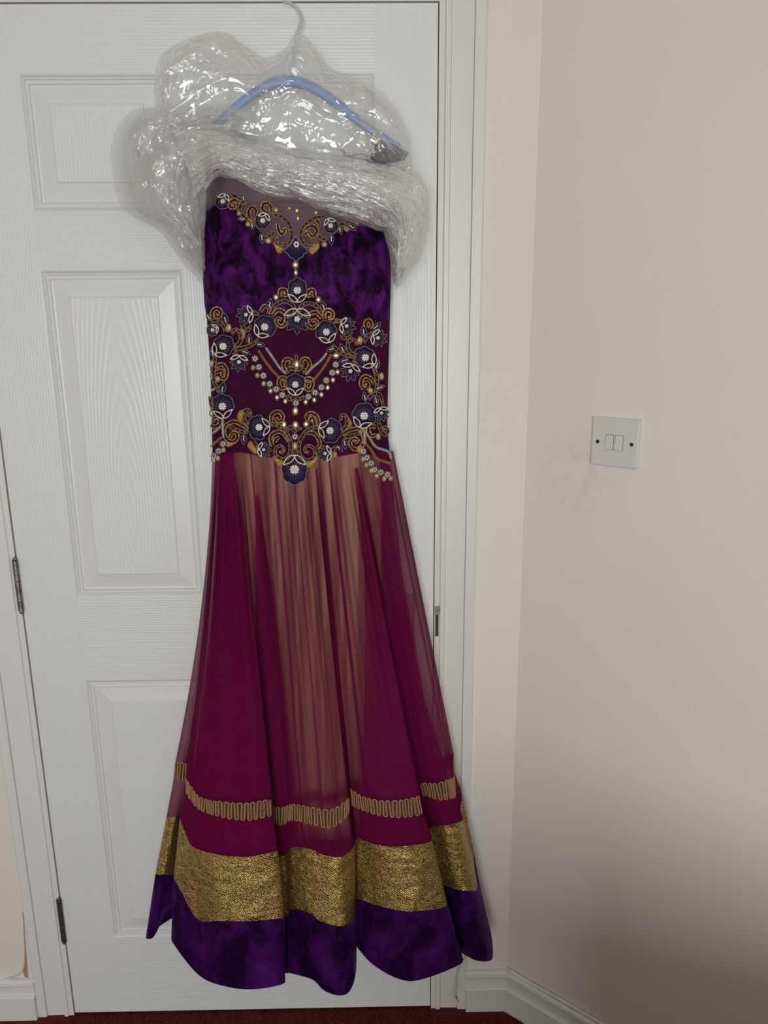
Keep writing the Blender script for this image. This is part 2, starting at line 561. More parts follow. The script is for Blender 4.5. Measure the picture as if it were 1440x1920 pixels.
# hinges
def hinge(u0, v0, u1, v1, mat):
    p0, p1 = P(u0, v0, 0.004), P(u1, v1, 0.004)
    z1, z0 = p0.z, p1.z
    x = -0.0005
    mb = MB(); n = 5
    h = (z1 - z0) / n
    for k in range(n):
        rows = []
        a, b = z0 + k * h + 0.0002, z0 + (k + 1) * h - 0.0002
        for z, r in ((a, 0.0), (a, 0.0046), (a + .0005, 0.005), (b - .0005, 0.005), (b, 0.0046), (b, 0.0)):
            rows.append([(x + r * math.cos(i * math.pi / 6), -0.0035 + r * math.sin(i * math.pi / 6), z) for i in range(12)])
        mb.grid(rows, 0, True)
    hg = mb.build('hinge', mat, door, False)
    mb = MB(); mb.box(x - 0.0075, x + 0.0015, -0.0018, 0.002, z0, z1)
    mb.build('hinge_leaf', mat, hg, False)
    mb = MB()
    for z in (z0 - 0.002, z1 + 0.002):
        mb.ball((x, -0.0035, z), 0.0042, nu=10, nv=6)
    mb.build('pin_cap', mat, hg)
hinge(26, 1050, 38, 1146, M['steel'])
hinge(109, 1688, 118, 1766, M['steel_dark'])
# handle plate, seen through the net of the skirt
zt, zb = P(776, 1113, 0).z, P(776, 1262, 0).z
x1 = P(778, 1150, 0).x; x0 = x1 - 0.042
M['plate'] = pbr('aged_brass_plate', (0.60, 0.52, 0.38), 0.35, 0.7, bump=0.2, bump_scale=300)
mb = MB(); mb.box(x0, x1, -0.0035, 0.0, zb, zt)
hp = mb.build('handle_plate', M['plate'], door, False)
mb = MB()
nb = int((zt - zb) / 0.0042)
for i in range(nb + 1):
    z = lerp(zb, zt, i / nb)
    for x in (x0 + 0.002, x1 - 0.002):
        mb.ball((x, -0.0038, z), 0.0022, nu=6, nv=4)
for i in range(10):
    mb.ball((lerp(x0 + .002, x1 - .002, i / 9), -0.0038, zt - 0.0015), 0.0022)
mb.build('rope_edge', M['plate'], hp)
mb = MB(); mb.ball(((x0 + x1) / 2, -0.004, zt - 0.014), 0.0035, sy=0.4, nu=10, nv=6)
mb.build('plate_screw', M['steel'], hp)

# ------------------------------------------------------------------ light switch
sw = empty('light_switch', SWITCH)
tag(sw, 'white two-gang light switch on the cream angled wall', 'light switch')
def wl(x, z, off):                                   # local point on the angled wall
    return SWITCH + WD * x + WN * off + Vector((0, 0, z))
def wbox(mb, x0, x1, z0, z1, o0, o1, ch=0.0, tilt=0.0):
    vs = [wl(x0, z0, o0), wl(x1, z0, o0), wl(x1, z1, o0), wl(x0, z1, o0),
          wl(x0, z0, o1 - ch + tilt), wl(x1, z0, o1 - ch + tilt), wl(x1, z1, o1 - ch - tilt), wl(x0, z1, o1 - ch - tilt),
          wl(x0 + ch, z0 + ch, o1 + tilt), wl(x1 - ch, z0 + ch, o1 + tilt), wl(x1 - ch, z1 - ch, o1 - tilt), wl(x0 + ch, z1 - ch, o1 - tilt)]
    fs = [(3, 2, 1, 0), (8, 9, 10, 11)]
    for a, b in ((0, 4), (4, 8)):
        for k in range(4):
            k2 = (k + 1) % 4
            fs.append((a + k, a + k2, b + k2, b + k))
    mb.add(vs, fs)
H = 0.0418
mb = MB(); wbox(mb, -H, H, -H, H, 0, 0.0085, 0.002)
mb.build('switch_plate', M['switch'], sw, False)
for x in (-0.0085, 0.0085):
    mb = MB(); wbox(mb, x - 0.0066, x + 0.0066, -0.0125, 0.0125, 0.0075, 0.0108, 0.0008, 0.0013)
    rk = mb.build('rocker', M['switch'], sw, False)
    mb = MB(); wbox(mb, x - 0.0072, x + 0.0072, -0.0132, 0.0132, 0.007, 0.0087)
    mb.build('rocker_recess', M['screw'], rk, False)
for x in (-0.0302, 0.0302):
    mb = MB()
    c = wl(x, -0.0005, 0.0087)
    for r0, r1, o in ((0.0, 0.0034, 0.0), ):
        ring = [c + WD * (r1 * math.cos(k * math.pi / 8)) + Vector((0, 0, r1 * math.sin(k * math.pi / 8))) for k in range(16)]
        mb.add(ring, [list(range(16))])
        mb.add([p - WN * 0.003 for p in ring] + ring, [(k, (k + 1) % 16, 16 + (k + 1) % 16, 16 + k) for k in range(16)])
    mb.build('screw', M['screw'], sw, False)

# cables
def cable(name, pts, d, rad, label, floor_end=None):
    mb = MB()
    q = catmull([(u, v, dd) for (u, v), dd in zip(pts, d)], 8)
    mb.tube([P(*x) for x in q], rad, 8)
    return tag(mb.build(name, M['cable']), label, 'cable')
cable('thin_cable', [(876, 1778), (873, 1793), (861, 1818), (853, 1847), (852, 1868), (859, 1882)],
      [0.008, 0.012, 0.009, 0.008, 0.008, 0.012], 0.0022, 'thin white cable running down the door frame to the carpet')
cable('wall_cable', [(-60, 1838), (-5, 1837), (18, 1834), (36, 1827), (44, 1817)],
      [-0.001, -0.001, -0.001, -0.001, 0.0], 0.0016, 'thin white cable along the skirting beside chipped plaster')

# ------------------------------------------------------------------ unseen bed added beside the camera: its bulk shades the foot of the angled wall
M['divan'] = pbr('brown_divan_fabric', (0.10, 0.065, 0.045), 0.85, bump=0.4, bump_scale=500)
M['spread'] = pbr('brown_bedspread', (0.16, 0.10, 0.07), 0.9, bump=0.5, bump_scale=60)
bx0, bx1, by0, by1 = 0.80, 2.12, -3.05, -1.06
bed = empty('shade_bed', ((bx0 + bx1) / 2, (by0 + by1) / 2, 0))
tag(bed, 'unseen low brown bed added to shade the foot of the angled wall', 'bed')
mb = MB(); mb.box(bx0 + .03, bx1 - .03, by0 + .03, by1 - .03, 0.04, 0.30)
mb.build('divan_base', M['divan'], bed, False)
for x in (bx0 + .12, bx1 - .12):
    for y in (by0 + .12, by1 - .12):
        mb = MB(); mb.tube([(x, y, 0), (x, y, 0.05)], 0.025, 12)
        mb.build('leg', M['steel_dark'], bed, False)
def soft_block(x0, x1, y0, y1, z0, z1, r, puff, seed):
    mb = MB(); rows = []
    prof = [(0.0, z0), (0.0, z1 - r), (0.3 * r, z1 - 0.3 * r), (r, z1)]
    nx = 24
    for ins, z in prof:
        ring = []
        for k in range(4 * nx):
            e, f = divmod(k, nx); f /= nx
            X0, X1, Y0, Y1 = x0 + ins, x1 - ins, y0 + ins, y1 - ins
            p = [(lerp(X0, X1, f), Y0), (X1, lerp(Y0, Y1, f)), (lerp(X1, X0, f), Y1), (X0, lerp(Y1, Y0, f))][e]
            w_ = 0.006 * noise.noise(Vector((p[0] * 5, p[1] * 5, seed + z * 3)))
            ring.append((p[0] + w_, p[1] + w_, z + w_))
        rows.append(ring)
    mb.grid(rows, 0, True)
    mb.grid([[(lerp(x0 + r, x1 - r, i / nx), lerp(y0 + r, y1 - r, j / nx), z1 + puff * math.sin(math.pi * i / nx) * math.sin(math.pi * j / nx)
               + 0.008 * noise.noise(Vector((i * .6, j * .6, seed)))) for i in range(nx + 1)] for j in range(nx + 1)])
    return mb
soft_block(bx0 + .02, bx1 - .02, by0 + .02, by1 - .02, 0.30, 0.54, 0.04, 0.01, 1).build('mattress', M['ceiling'], bed)
soft_block(bx0, bx1, by0, by1, 0.26, 0.60, 0.05, 0.02, 5).build('bedspread', M['spread'], bed)
soft_block(bx0 + .2, bx0 + .9, by0 + .08, by0 + .5, 0.61, 0.73, 0.05, 0.03, 9).build('pillow', M['spread'], bed)

mb = MB()                                          # footboard with two posts, added to raise the bed's shade
mb.box(bx0 + .05, bx1 - .05, by1 + .012, by1 + .037, 0.12, 0.67)
fb = mb.build('footboard', M['raw_wood'], bed, False)
for x in (bx0 + .025, bx1 - .025):
    mb = MB(); mb.box(x - .025, x + .025, by1 + .002, by1 + .047, 0, 0.71)
    mb.build('post', M['raw_wood'], bed, False)
mb = MB(); mb.tube([(bx0, by1 + .025, 0.685), (bx1, by1 + .025, 0.685)], 0.022, 10)
mb.build('top_rail', M['raw_wood'], bed)

# ================================================================== the gown
def velvet_mat(name, dark, light, tint, scale=30):
    m, nt, out = new_mat(name)
    b = N(nt, 'BsdfPrincipled')
    b.inputs['Roughness'].default_value = 0.55
    b.inputs['Specular IOR Level'].default_value = 0.06
    b.inputs['Sheen Weight'].default_value = 0.4
    b.inputs['Sheen Roughness'].default_value = 0.35
    b.inputs['Sheen Tint'].default_value = (*tint, 1)
    tc = N(nt, 'TexCoord')
    mp = N(nt, 'Mapping'); mp.inputs['Scale'].default_value = (1.0, 1.0, 0.62)
    nt.links.new(tc.outputs['Object'], mp.inputs['Vector'])
    n1 = N(nt, 'TexNoise'); n1.inputs['Scale'].default_value = scale; n1.inputs['Detail'].default_value = 8; n1.inputs['Roughness'].default_value = 0.68
    n1.inputs['Distortion'].default_value = 0.45
    nt.links.new(mp.outputs[0], n1.inputs['Vector'])
    r = N(nt, 'ValToRGB')
    r.color_ramp.elements[0].position = 0.43; r.color_ramp.elements[1].position = 0.66
    r.color_ramp.elements[0].color = (*dark, 1); r.color_ramp.elements[1].color = (*light, 1)  # uneven sheen of the crushed nap put into the base colour
    nt.links.new(n1.outputs['Fac'], r.inputs['Fac'])
    nt.links.new(r.outputs['Color'], b.inputs['Base Color'])
    mv = N(nt, 'MapRange'); mv.inputs['From Min'].default_value = 0.35; mv.inputs['From Max'].default_value = 0.7
    mv.inputs['To Min'].default_value = 0.02; mv.inputs['To Max'].default_value = 0.5
    nt.links.new(n1.outputs['Fac'], mv.inputs['Value'])
    nt.links.new(mv.outputs[0], b.inputs['Sheen Weight'])
    bp = N(nt, 'Bump'); bp.inputs['Strength'].default_value = 0.7; bp.inputs['Distance'].default_value = 0.006
    nt.links.new(n1.outputs['Fac'], bp.inputs['Height']); nt.links.new(bp.outputs['Normal'], b.inputs['Normal'])
    nt.links.new(b.outputs[0], out.inputs[0])
    return m
M['velvet'] = velvet_mat('purple_crushed_velvet', (0.010, 0.0006, 0.013), (0.100, 0.011, 0.150), (0.42, 0.06, 0.62), 44)
M['velvet_hem'] = velvet_mat('purple_smooth_velvet', (0.014, 0.001, 0.026), (0.060, 0.006, 0.110), (0.36, 0.06, 0.62), 16)

def net_mat(name, col, dens, edge):
    """fine net: open weave lets light through, denser where it turns away"""
    m, nt, out = new_mat(name)
    df = N(nt, 'BsdfDiffuse'); df.inputs['Color'].default_value = (*col, 1)
    tl = N(nt, 'BsdfTranslucent'); tl.inputs['Color'].default_value = (*col, 1)
    fab = N(nt, 'MixShader'); fab.inputs[0].default_value = 0.35
    nt.links.new(df.outputs[0], fab.inputs[1]); nt.links.new(tl.outputs[0], fab.inputs[2])
    tr = N(nt, 'BsdfTransparent')
    lw = N(nt, 'LayerWeight'); lw.inputs['Blend'].default_value = 0.5
    mr = N(nt, 'MapRange'); mr.inputs['From Min'].default_value = 0.0; mr.inputs['From Max'].default_value = 0.9
    mr.inputs['To Min'].default_value = dens; mr.inputs['To Max'].default_value = edge
    nt.links.new(lw.outputs['Facing'], mr.inputs['Value'])
    mx = N(nt, 'MixShader')
    nt.links.new(mr.outputs[0], mx.inputs[0])
    nt.links.new(tr.outputs[0], mx.inputs[1]); nt.links.new(fab.outputs[0], mx.inputs[2])
    nt.links.new(mx.outputs[0], out.inputs[0])
    return m
M['tulle'] = net_mat('magenta_tulle', (0.25, 0.010, 0.085), 0.40, 0.90)
M['tulle_in'] = net_mat('plum_tulle', (0.19, 0.008, 0.075), 0.74, 0.96)
M['illusion'] = net_mat('mauve_illusion_net', (0.20, 0.085, 0.15), 0.66, 0.92)

def lame_mat():
    m, nt, out = new_mat('gold_lame')
    b = N(nt, 'BsdfPrincipled')
    b.inputs['Metallic'].default_value = 0.85
    b.inputs['Roughness'].default_value = 0.34
    tc = N(nt, 'TexCoord')
    wv = N(nt, 'TexWave'); wv.wave_type = 'BANDS'; wv.bands_direction = 'DIAGONAL'
    wv.inputs['Scale'].default_value = 130; wv.inputs['Distortion'].default_value = 7; wv.inputs['Detail'].default_value = 2; wv.inputs['Detail Scale'].default_value = 2.5
    nt.links.new(tc.outputs['Object'], wv.inputs['Vector'])
    n1 = N(nt, 'TexNoise'); n1.inputs['Scale'].default_value = 520; n1.inputs['Detail'].default_value = 2
    nt.links.new(tc.outputs['Object'], n1.inputs['Vector'])
    n3 = N(nt, 'TexNoise'); n3.inputs['Scale'].default_value = 38; n3.inputs['Detail'].default_value = 3
    mp = N(nt, 'Mapping'); mp.inputs['Rotation'].default_value = (0, -0.65, 0); mp.inputs['Scale'].default_value = (0.45, 1, 1.5)
    nt.links.new(tc.outputs['Object'], mp.inputs['Vector']); nt.links.new(mp.outputs[0], n3.inputs['Vector'])
    r = N(nt, 'ValToRGB')
    r.color_ramp.elements[0].color = (0.075, 0.038, 0.012, 1); r.color_ramp.elements[0].position = 0.32; r.color_ramp.elements[1].position = 0.72; r.color_ramp.elements[1].color = (0.80, 0.58, 0.20, 1)
    ad = N(nt, 'Math', operation='ADD'); nt.links.new(wv.outputs['Fac'], ad.inputs[0]); nt.links.new(n1.outputs['Fac'], ad.inputs[1])
    hf = N(nt, 'Math', operation='MULTIPLY'); hf.inputs[1].default_value = 0.55; nt.links.new(ad.outputs[0], hf.inputs[0])
    nt.links.new(hf.outputs[0], r.inputs['Fac'])
    nt.links.new(r.outputs['Color'], b.inputs['Base Color'])
    bp = N(nt, 'Bump'); bp.inputs['Strength'].default_value = 0.8; bp.inputs['Distance'].default_value = 0.0014
    nt.links.new(hf.outputs[0], bp.inputs['Height'])
    bp2 = N(nt, 'Bump'); bp2.inputs['Strength'].default_value = 0.5; bp2.inputs['Distance'].default_value = 0.010
    nt.links.new(n3.outputs['Fac'], bp2.inputs['Height']); nt.links.new(bp.outputs['Normal'], bp2.inputs['Normal'])
    nt.links.new(bp2.outputs['Normal'], b.inputs['Normal'])
    nt.links.new(b.outputs[0], out.inputs[0])
    return m
M['lame'] = lame_mat()
M['lining'] = pbr('bronze_satin_lining', (0.45, 0.275, 0.155), 0.40, 0.35, sheen=0.1, bump=0.25, bump_scale=700)
M['panel_net'] = pbr('plum_waist_net', (0.038, 0.0030, 0.022), 0.8, spec=0.08, bump=0.3, bump_scale=900, noise_scale=30, col2=(0.052, 0.0042, 0.031))
M['navy'] = pbr('indigo_satin_thread', (0.014, 0.006, 0.040), 0.5, spec=0.14, bump=0.5, bump_scale=700)
M['maroon'] = pbr('dark_maroon_ground', (0.026, 0.004, 0.009), 0.6, spec=0.15)
M['cord'] = pbr('antique_gold_cord', (0.42, 0.27, 0.14), 0.42, 0.45, bump=0.8, bump_scale=1500)
M['cord_pale'] = pbr('silver_outline_cord', (0.45, 0.38, 0.36), 0.4, 0.5, bump=0.6, bump_scale=1500)
M['amber'] = pbr('amber_glass_bead', (0.52, 0.235, 0.045), 0.2, 0.45, coat=0.6)
M['pale_gold'] = pbr('pale_gold_bead', (0.78, 0.60, 0.36), 0.16, 0.4, coat=0.6)
M['white_bead'] = pbr('silver_white_bead', (0.86, 0.84, 0.80), 0.14, 0.15, coat=0.8)
M['kundan'] = pbr('champagne_gem', (0.60, 0.50, 0.29), 0.22, 0.5, coat=0.7)
M['sequin'] = pbr('amber_sequin_fill', (0.50, 0.26, 0.055), 0.25, 0.5, bump=1.0, bump_scale=900, noise_scale=600, col2=(0.72, 0.44, 0.12))
M['braid_ground'] = pbr('brown_braid_ground', (0.085, 0.034, 0.017), 0.6, 0.2, bump=0.8, bump_scale=900)
M['braid'] = pbr('copper_gold_braid', (0.47, 0.25, 0.12), 0.42, 0.45, bump=0.6, bump_scale=1500)

gown = empty('evening_gown', P(600, 1850, 0.1))
tag(gown, 'purple velvet and magenta net evening gown with gold beaded embroidery and gold hem band', 'gown')

# ---- outline of the upper part, in pixels of the photograph, and its swell
LE = [(290, 412), (330, 405), (372, 402), (400, 386), (440, 379), (500, 379), (570, 383), (600, 388), (700, 395), (800, 397), (870, 399), (930, 396)]
RE = [(290, 742), (400, 712), (430, 722), (470, 732), (540, 733), (600, 731), (700, 728), (800, 726), (870, 733), (930, 736)]

def D(u, v):
    """how far the front of the gown stands off the door"""
    l, r = interp(LE, v), interp(RE, v)
    s = (u - (l + r) / 2) / ((r - l) / 2)
    d = 0.034 + 0.040 * math.sqrt(max(0.0, 1 - min(1.0, abs(s)) ** 2.6))
    for cu, cv in ((452, 492), (652, 496)):
        d += 0.017 * math.exp(-((u - cu) / 58) ** 2 - ((v - cv) / 62) ** 2)
    d -= 0.006 * math.exp(-((u - 556) / 20) ** 2 - ((v - 500) / 60) ** 2)
    d += 0.004 * math.exp(-((v - 600) / 20) ** 2) * 0
    return d

def S(u, v, h=0.0):
    return P(u, v, D(u, v) + h)

def lift_skirt(v):
    return 0.011 * min(1.0, max(0.0, (v - 830) / 40.0))

def sheet(name, top, bot, mats, rows=24, cols=48, h=0.0, back=0.014, ripple=None, parent=gown):
    """front between two edge lines (pixel functions of u), closed to a flat back"""
    mb = MB()
    g, gb = [], []
    for i in range(rows + 1):
        t = i / rows
        rr, rb = [], []
        for j in range(cols + 1):
            s = j / cols
            v0 = top(s); v1 = bot(s)
            v = lerp(v0[1], v1[1], t)
            l, r = interp(LE, v), interp(RE, v)
            ua, ub = (lerp(l, r, x[0]) if x[0] <= 1 else x[0] for x in (v0, v1))   # fractions of the outline, or pixels
            uu = lerp(ua, ub, min(1, t * 3) if v0[0] > 1 else t)
            hh = h + (ripple(uu, v) if ripple else 0)
            rr.append(S(uu, v, hh))
            rb.append(P(uu, v, back or 0.0))
        g.append(rr); gb.append(list(reversed(rb)))
    if back is None:
        mb.grid(g)
    else:
        mb.grid([a + b for a, b in zip(g, gb)], 0, True)
    return mb.build(name, mats, parent)

SWEET = [(386, 398), (402, 384), (420, 386), (445, 396), (470, 418), (495, 442), (530, 468), (556, 480), (585, 464), (612, 446), (640, 432), (665, 424), (690, 424), (724, 432)]
def vel_ripple(u, v):
    return 0.0035 * noise.noise(Vector((u * 0.022, v * 0.012, 1.3))) + 0.0016 * noise.noise(Vector((u * 0.06, v * 0.05, 5.3))) \
        + 0.003 * max(0, 1 - abs(u - 500 + (v - 500) * 0.02) / 9) - 0.004 * max(0, 1 - abs(u - 511) / 7) - 0.004 * max(0, 1 - abs(u - 690) / 5) - 0.003 * max(0, 1 - abs(u - 406) / 5)
sheet('bodice', lambda s: (lerp(386, 724, s), interp(SWEET, lerp(386, 724, s))), lambda s: (s, lerp(586, 601, s)), M['velvet'], 40, 90, ripple=vel_ripple)
sheet('waist_panel', lambda s: (s, lerp(583, 598, s)), lambda s: (s, interp([(0, 858), (.15, 848), (.5, 868), (.85, 848), (1, 866)], s)), M['panel_net'], 30, 60, h=-0.002)
sheet('illusion_neckline', lambda s: (lerp(408, 735, s), interp([(0, 318), (.3, 308), (.6, 312), (1, 300)], s)),
      lambda s: (lerp(386, 724, s), interp(SWEET, lerp(386, 724, s)) + 4), M['illusion'], 14, 40, h=-0.003, back=None)
# right shoulder: velvet cap over the hanger end with a beaded cluster
mb = MB()
cap = []
for i in range(9):
    t_ = i / 8
    row = []
    for j in range(17):
        s_ = j / 16
        u = lerp(699, 762, s_) + 4 * math.sin(t_ * 5)
        v = lerp(262 + 22 * s_ ** 2, 300 + 6 * math.sin(s_ * 3.1), t_)
        row.append(P(u, v, 0.040 + 0.022 * math.sin(math.pi * s_) * math.sin(math.pi * (0.15 + 0.8 * t_)) + 0.004 * noise.noise(Vector((u * .09, v * .09, 2)))))
    cap.append(row)
mb.grid(cap)
mb.build('shoulder_cap', M['velvet'], gown)
mb = MB()
for k in range(46):
    u = random.gauss(705, 5); v = random.uniform(244, 297); u += (v - 270) * -0.18
    mb.ball(P(u, v, 0.066 + random.uniform(-.003, .003)), random.uniform(0.0014, 0.0027), random.choice((0, 0, 1)), nu=7, nv=5)
mb.build('shoulder_beading', [M['kundan'], M['white_bead']], gown)

# ---- skirt: columns of the cloth read from the folds of the photograph
def q6(X, Y):
    return 260 + X / 2.1176, 1360 + Y / 2.1176
# waist u, exponent, hem depth, then (X, Y) of braid top, braid foot, band top, band foot, hem
COLS = [
 (400, 1.75, .050, (150, 145), (143, 215), (115, 365), (75, 580), (38, 830)),
 (402, 1.75, .072, (175, 148), (172, 222), (145, 362), (100, 587), (60, 840)),
 (405, 1.70, .045, (195, 152), (195, 226), (170, 360), (150, 590), (118, 735)),
 (409, 1.50, .028, (215, 175), (218, 235), (205, 370), (190, 600), (168, 735)),
 (404, 1.40, .095, (190, 205), (190, 265), (165, 360), (140, 590), (130, 830)),
 (408, 1.35, .125, (213, 250), (212, 303), (185, 425), (168, 650), (150, 885)),
 (413, 1.25, .155, (245, 285), (243, 335), (218, 483), (235, 763), (245, 997)),
 (424, 1.15, .190, (320, 302), (320, 362), (310, 512), (330, 768), (350, 1038)),
 (434, 1.10, .200, (430, 308), (430, 378), (430, 522), (450, 768), (460, 1048)),
 (443, 1.05, .188, (528, 293), (530, 360), (550, 500), (575, 756), (578, 1024)),
 (449, 1.05, .118, (518, 318), (520, 383), (538, 518), (560, 752), (562, 985)),
 (468, 1.05, .120, (570, 325), (570, 395), (580, 517), (592, 750), (592, 985)),
 (492, 1.05, .140, (605, 312), (605, 378), (605, 488), (606, 722), (604, 985)),
 (518, 1.05, .170, (650, 318), (650, 385), (672, 488), (665, 732), (690, 1010)),
 (538, 1.05, .190, (700, 328), (705, 398), (735, 515), (725, 770), (735, 1052)),
 (558, 1.05, .200, (760, 334), (760, 408), (790, 523), (800, 790), (795, 1073)),
 (578, 1.05, .186, (810, 310), (810, 380), (830, 507), (838, 778), (838, 1055)),
 (590, 1.05, .160, (836, 283), (836, 345), (856, 478), (858, 758), (862, 985)),
 (598, 1.05, .090, (845, 250), (848, 315), (860, 440), (866, 680), (866, 872)),
 (596, 1.05, .130, (842, 252), (850, 320), (858, 440), (870, 682), (868, 882)),
 (612, 1.05, .172, (890, 282), (895, 340), (930, 470), (955, 710), (930, 950)),
 (630, 1.05, .198, (960, 298), (965, 360), (1000, 481), (1060, 730), (1030, 1006)),
 (648, 1.05, .200, (1040, 296), (1045, 366), (1090, 476), (1140, 726), (1120, 1010)),
 (661, 1.05, .172, (1115, 278), (1127, 350), (1162, 457), (1222, 708), (1282, 945)),
 (671, 1.05, .100, (1104, 250), (1114, 305), (1148, 412), (1198, 640), (1264, 900)),
 (676, 1.05, .098, (1120, 228), (1130, 278), (1168, 402), (1218, 632), (1283, 905)),
 (700, 1.05, .130, (1180, 230), (1192, 297), (1215, 396), (1270, 645), (1335, 932)),
 (718, 1.02, .130, (1225, 215), (1235, 292), (1260, 388), (1310, 648), (1385, 937)),
 (731, 1.00, .100, (1252, 203), (1257, 284), (1286, 374), (1341, 640), (1406, 915)),
 (735, 1.00, .062, (1242, 170), (1250, 240), (1277, 330), (1332, 560), (1396, 810)),
 (736, 1.00, .045, (1250, 115), (1252, 180), (1282, 265), (1322, 455), (1345, 640)),
 (733, 1.00, .022, (1225, 118), (1226, 180), (1240, 252), (1285, 440), (1295, 610)),
 (690, 1.00, .012, (1050, 180), (1060, 240), (1080, 330), (1110, 500), (1120, 650)),
 (620, 1.00, .024, (850, 190), (850, 250), (850, 350), (850, 520), (850, 680)),
 (560, 1.00, .012, (640, 200), (640, 260), (640, 360), (640, 530), (640, 690)),
 (500, 1.00, .024, (430, 205), (430, 268), (420, 370), (410, 540), (400, 700)),
 (440, 1.20, .012, (270, 180), (270, 240), (255, 360), (240, 560), (220, 720)),
]
FRONT = 30                                       # columns 0..30 face the room
SHARE = {4: .66, 5: .71, 6: .79, 7: .91, 8: 1.0}
VROWS = [i * 0.2 for i in range(20)] + [4 + i * 0.2 for i in range(21)]
def column_point(c, vr):
    wu, ex, hd = c[0], c[1], c[2]
    front = c in FRONTSET
    wv = 846.0
    wd = D(wu, wv) + 0.0005 if front else 0.014
    keys = [q6(*k) for k in c[3:]]
    if vr <= 4:
        t_ = vr / 4
        u = lerp(wu, keys[0][0], t_ ** ex)
        v = lerp(wv, keys[0][1], t_)
        d = lerp(wd, lerp(wd, hd, SHARE[4]), t_ ** 1.15)
        return u, v, d
    i = min(int(vr), 7)
    f = vr - i
    a = keys[i - 4]; b = keys[i - 3]
    return lerp(a[0], b[0], f), lerp(a[1], b[1], f), lerp(wd, hd, lerp(SHARE[i], SHARE[i + 1], f))
FRONTSET = COLS[:FRONT + 1]
SUB = 8
def skirt_row(vr, shrink=0.0, wob=1.0, seed=0.0):
    base = [column_point(c, vr) for c in COLS]
    row = catmull(base, SUB, True)
    out = []
    g = max(0.0, 1 - abs(vr - 1.0) / 3.2) if vr < 4.2 else 0.0
    for j, (u, v, d) in enumerate(row):
        k = j / SUB
        rip = 0.0
        if k < FRONT:
            rip = (0.0050 * g + 0.0016) * (math.sin(k * 4.7 + seed) + 0.7 * math.sin(k * 8.3 + 1 + seed * 2)) * min(1, vr * 1.5) * (1 if vr < 5.2 else max(0, 6 - vr))
            rip += 0.0022 * wob * noise.noise(Vector((k * 1.3, vr * 0.5, 4 + seed)))
        d = max(0.006, d + rip - shrink)
        out.append((u, v, d))
    return out

def skirt_part(name, v0, v1, n, mat, crinkle=0.0, shrink=0.0, seed=0.0, jr=None, off=0.0, parent=gown):
    mb = MB()
    rows = []
    for i in range(n + 1):
        vr = lerp(v0, v1, i / n)
        r = skirt_row(vr, shrink, 1.0, seed)
        if jr:
            r = r[jr[0] * SUB:jr[1] * SUB + 1]
        pr = []
        for j, (u, v, d) in enumerate(r):
            if crinkle:
                d += crinkle * noise.noise(Vector((u * 0.05 + v * 0.03, v * 0.05 - u * 0.02, 9))) + crinkle * 0.6 * noise.noise(Vector((u * 0.14, v * 0.11, 3)))
            pr.append(P(u, v, max(0.006, d + off)))
        rows.append(pr)
    mb.grid(rows, 0, jr is None)
    return mb.build(name, mat, parent)

skirt_part('tulle_skirt', 0.0, 6.05, 60, M['tulle'], off=0.0)
skirt_part('gold_band', 6.0, 7.03, 16, M['lame'], crinkle=0.0028, off=0.001)
hem = skirt_part('velvet_hem', 7.0, 8.0, 18, M['velvet_hem'], crinkle=0.004)
def wedge(bounds, shrink, seed, n=44, m=36):
    """a gathered godet of the under net: column bounds (v, left, right) widen towards the hem"""
    mb = MB(); rows = []
    v0, v1 = bounds[0][0], 6.0
    for i in range(n + 1):
        vr = lerp(v0, v1, i / n)
        r = skirt_row(vr, shrink, 1.0, seed)
        jl = interp([(b_[0], b_[1]) for b_ in bounds], vr); jr = interp([(b_[0], b_[2]) for b_ in bounds], vr)
        row = []
        for k in range(m + 1):
            x = lerp(jl, jr, k / m) * SUB
            i0 = int(x); f = x - i0
            p0, p1 = r[i0 % len(r)], r[(i0 + 1) % len(r)]
            row.append(P(*(lerp(a_, b_, f) for a_, b_ in zip(p0, p1))))
        rows.append(row)
    mb.grid(rows)
    return mb.build('tulle_underlayer', M['tulle_in'], gown)
wedge([(0.0, 5.2, 8.2), (1.0, 5.9, 9.2), (2, 5.8, 9.3), (4, 4.8, 9.5), (6, 4.2, 9.6)], 0.014, 2.2)
wedge([(0.0, 6.0, 7.0), (1.0, 6.4, 8.2), (3, 5.6, 9.2), (6, 4.4, 9.6)], 0.026, 0.4)
wedge([(0.5, 11.2, 11.4), (2.0, 10.2, 12.1), (3.0, 9.5, 12.3), (4, 9.3, 12.5), (6, 9.3, 12.6)], 0.010, 1.1)
wedge([(0.2, 16.9, 17.2), (2.0, 16.7, 18.2), (6, 16.9, 19.3)], 0.010, 3.1)
wedge([(0.2, 22.8, 23.4), (1.2, 22.2, 24.4), (2.4, 21.2, 25.5), (4, 19.9, 27.2), (6, 19.3, 28.2)], 0.012, 1.7)
wedge([(0.0, 26.6, 27.6), (1.5, 25.0, 26.6), (3, 24.0, 26.4), (4, 23.5, 27.2), (6, 22.5, 28.2)], 0.022, 0.9)

for c_, wv_ in ((12.75, .22), (14.4, .14), (15.6, .10), (20.1, .2), (11.0, .16)):      # narrow pleats where the net folds over itself
    wedge([(0.0, c_, c_ + wv_), (2.5, c_ + .05, c_ + wv_ * 1.3), (6, c_, c_ + wv_ * 0.9)], 0.004, 0.3, 44, 6)

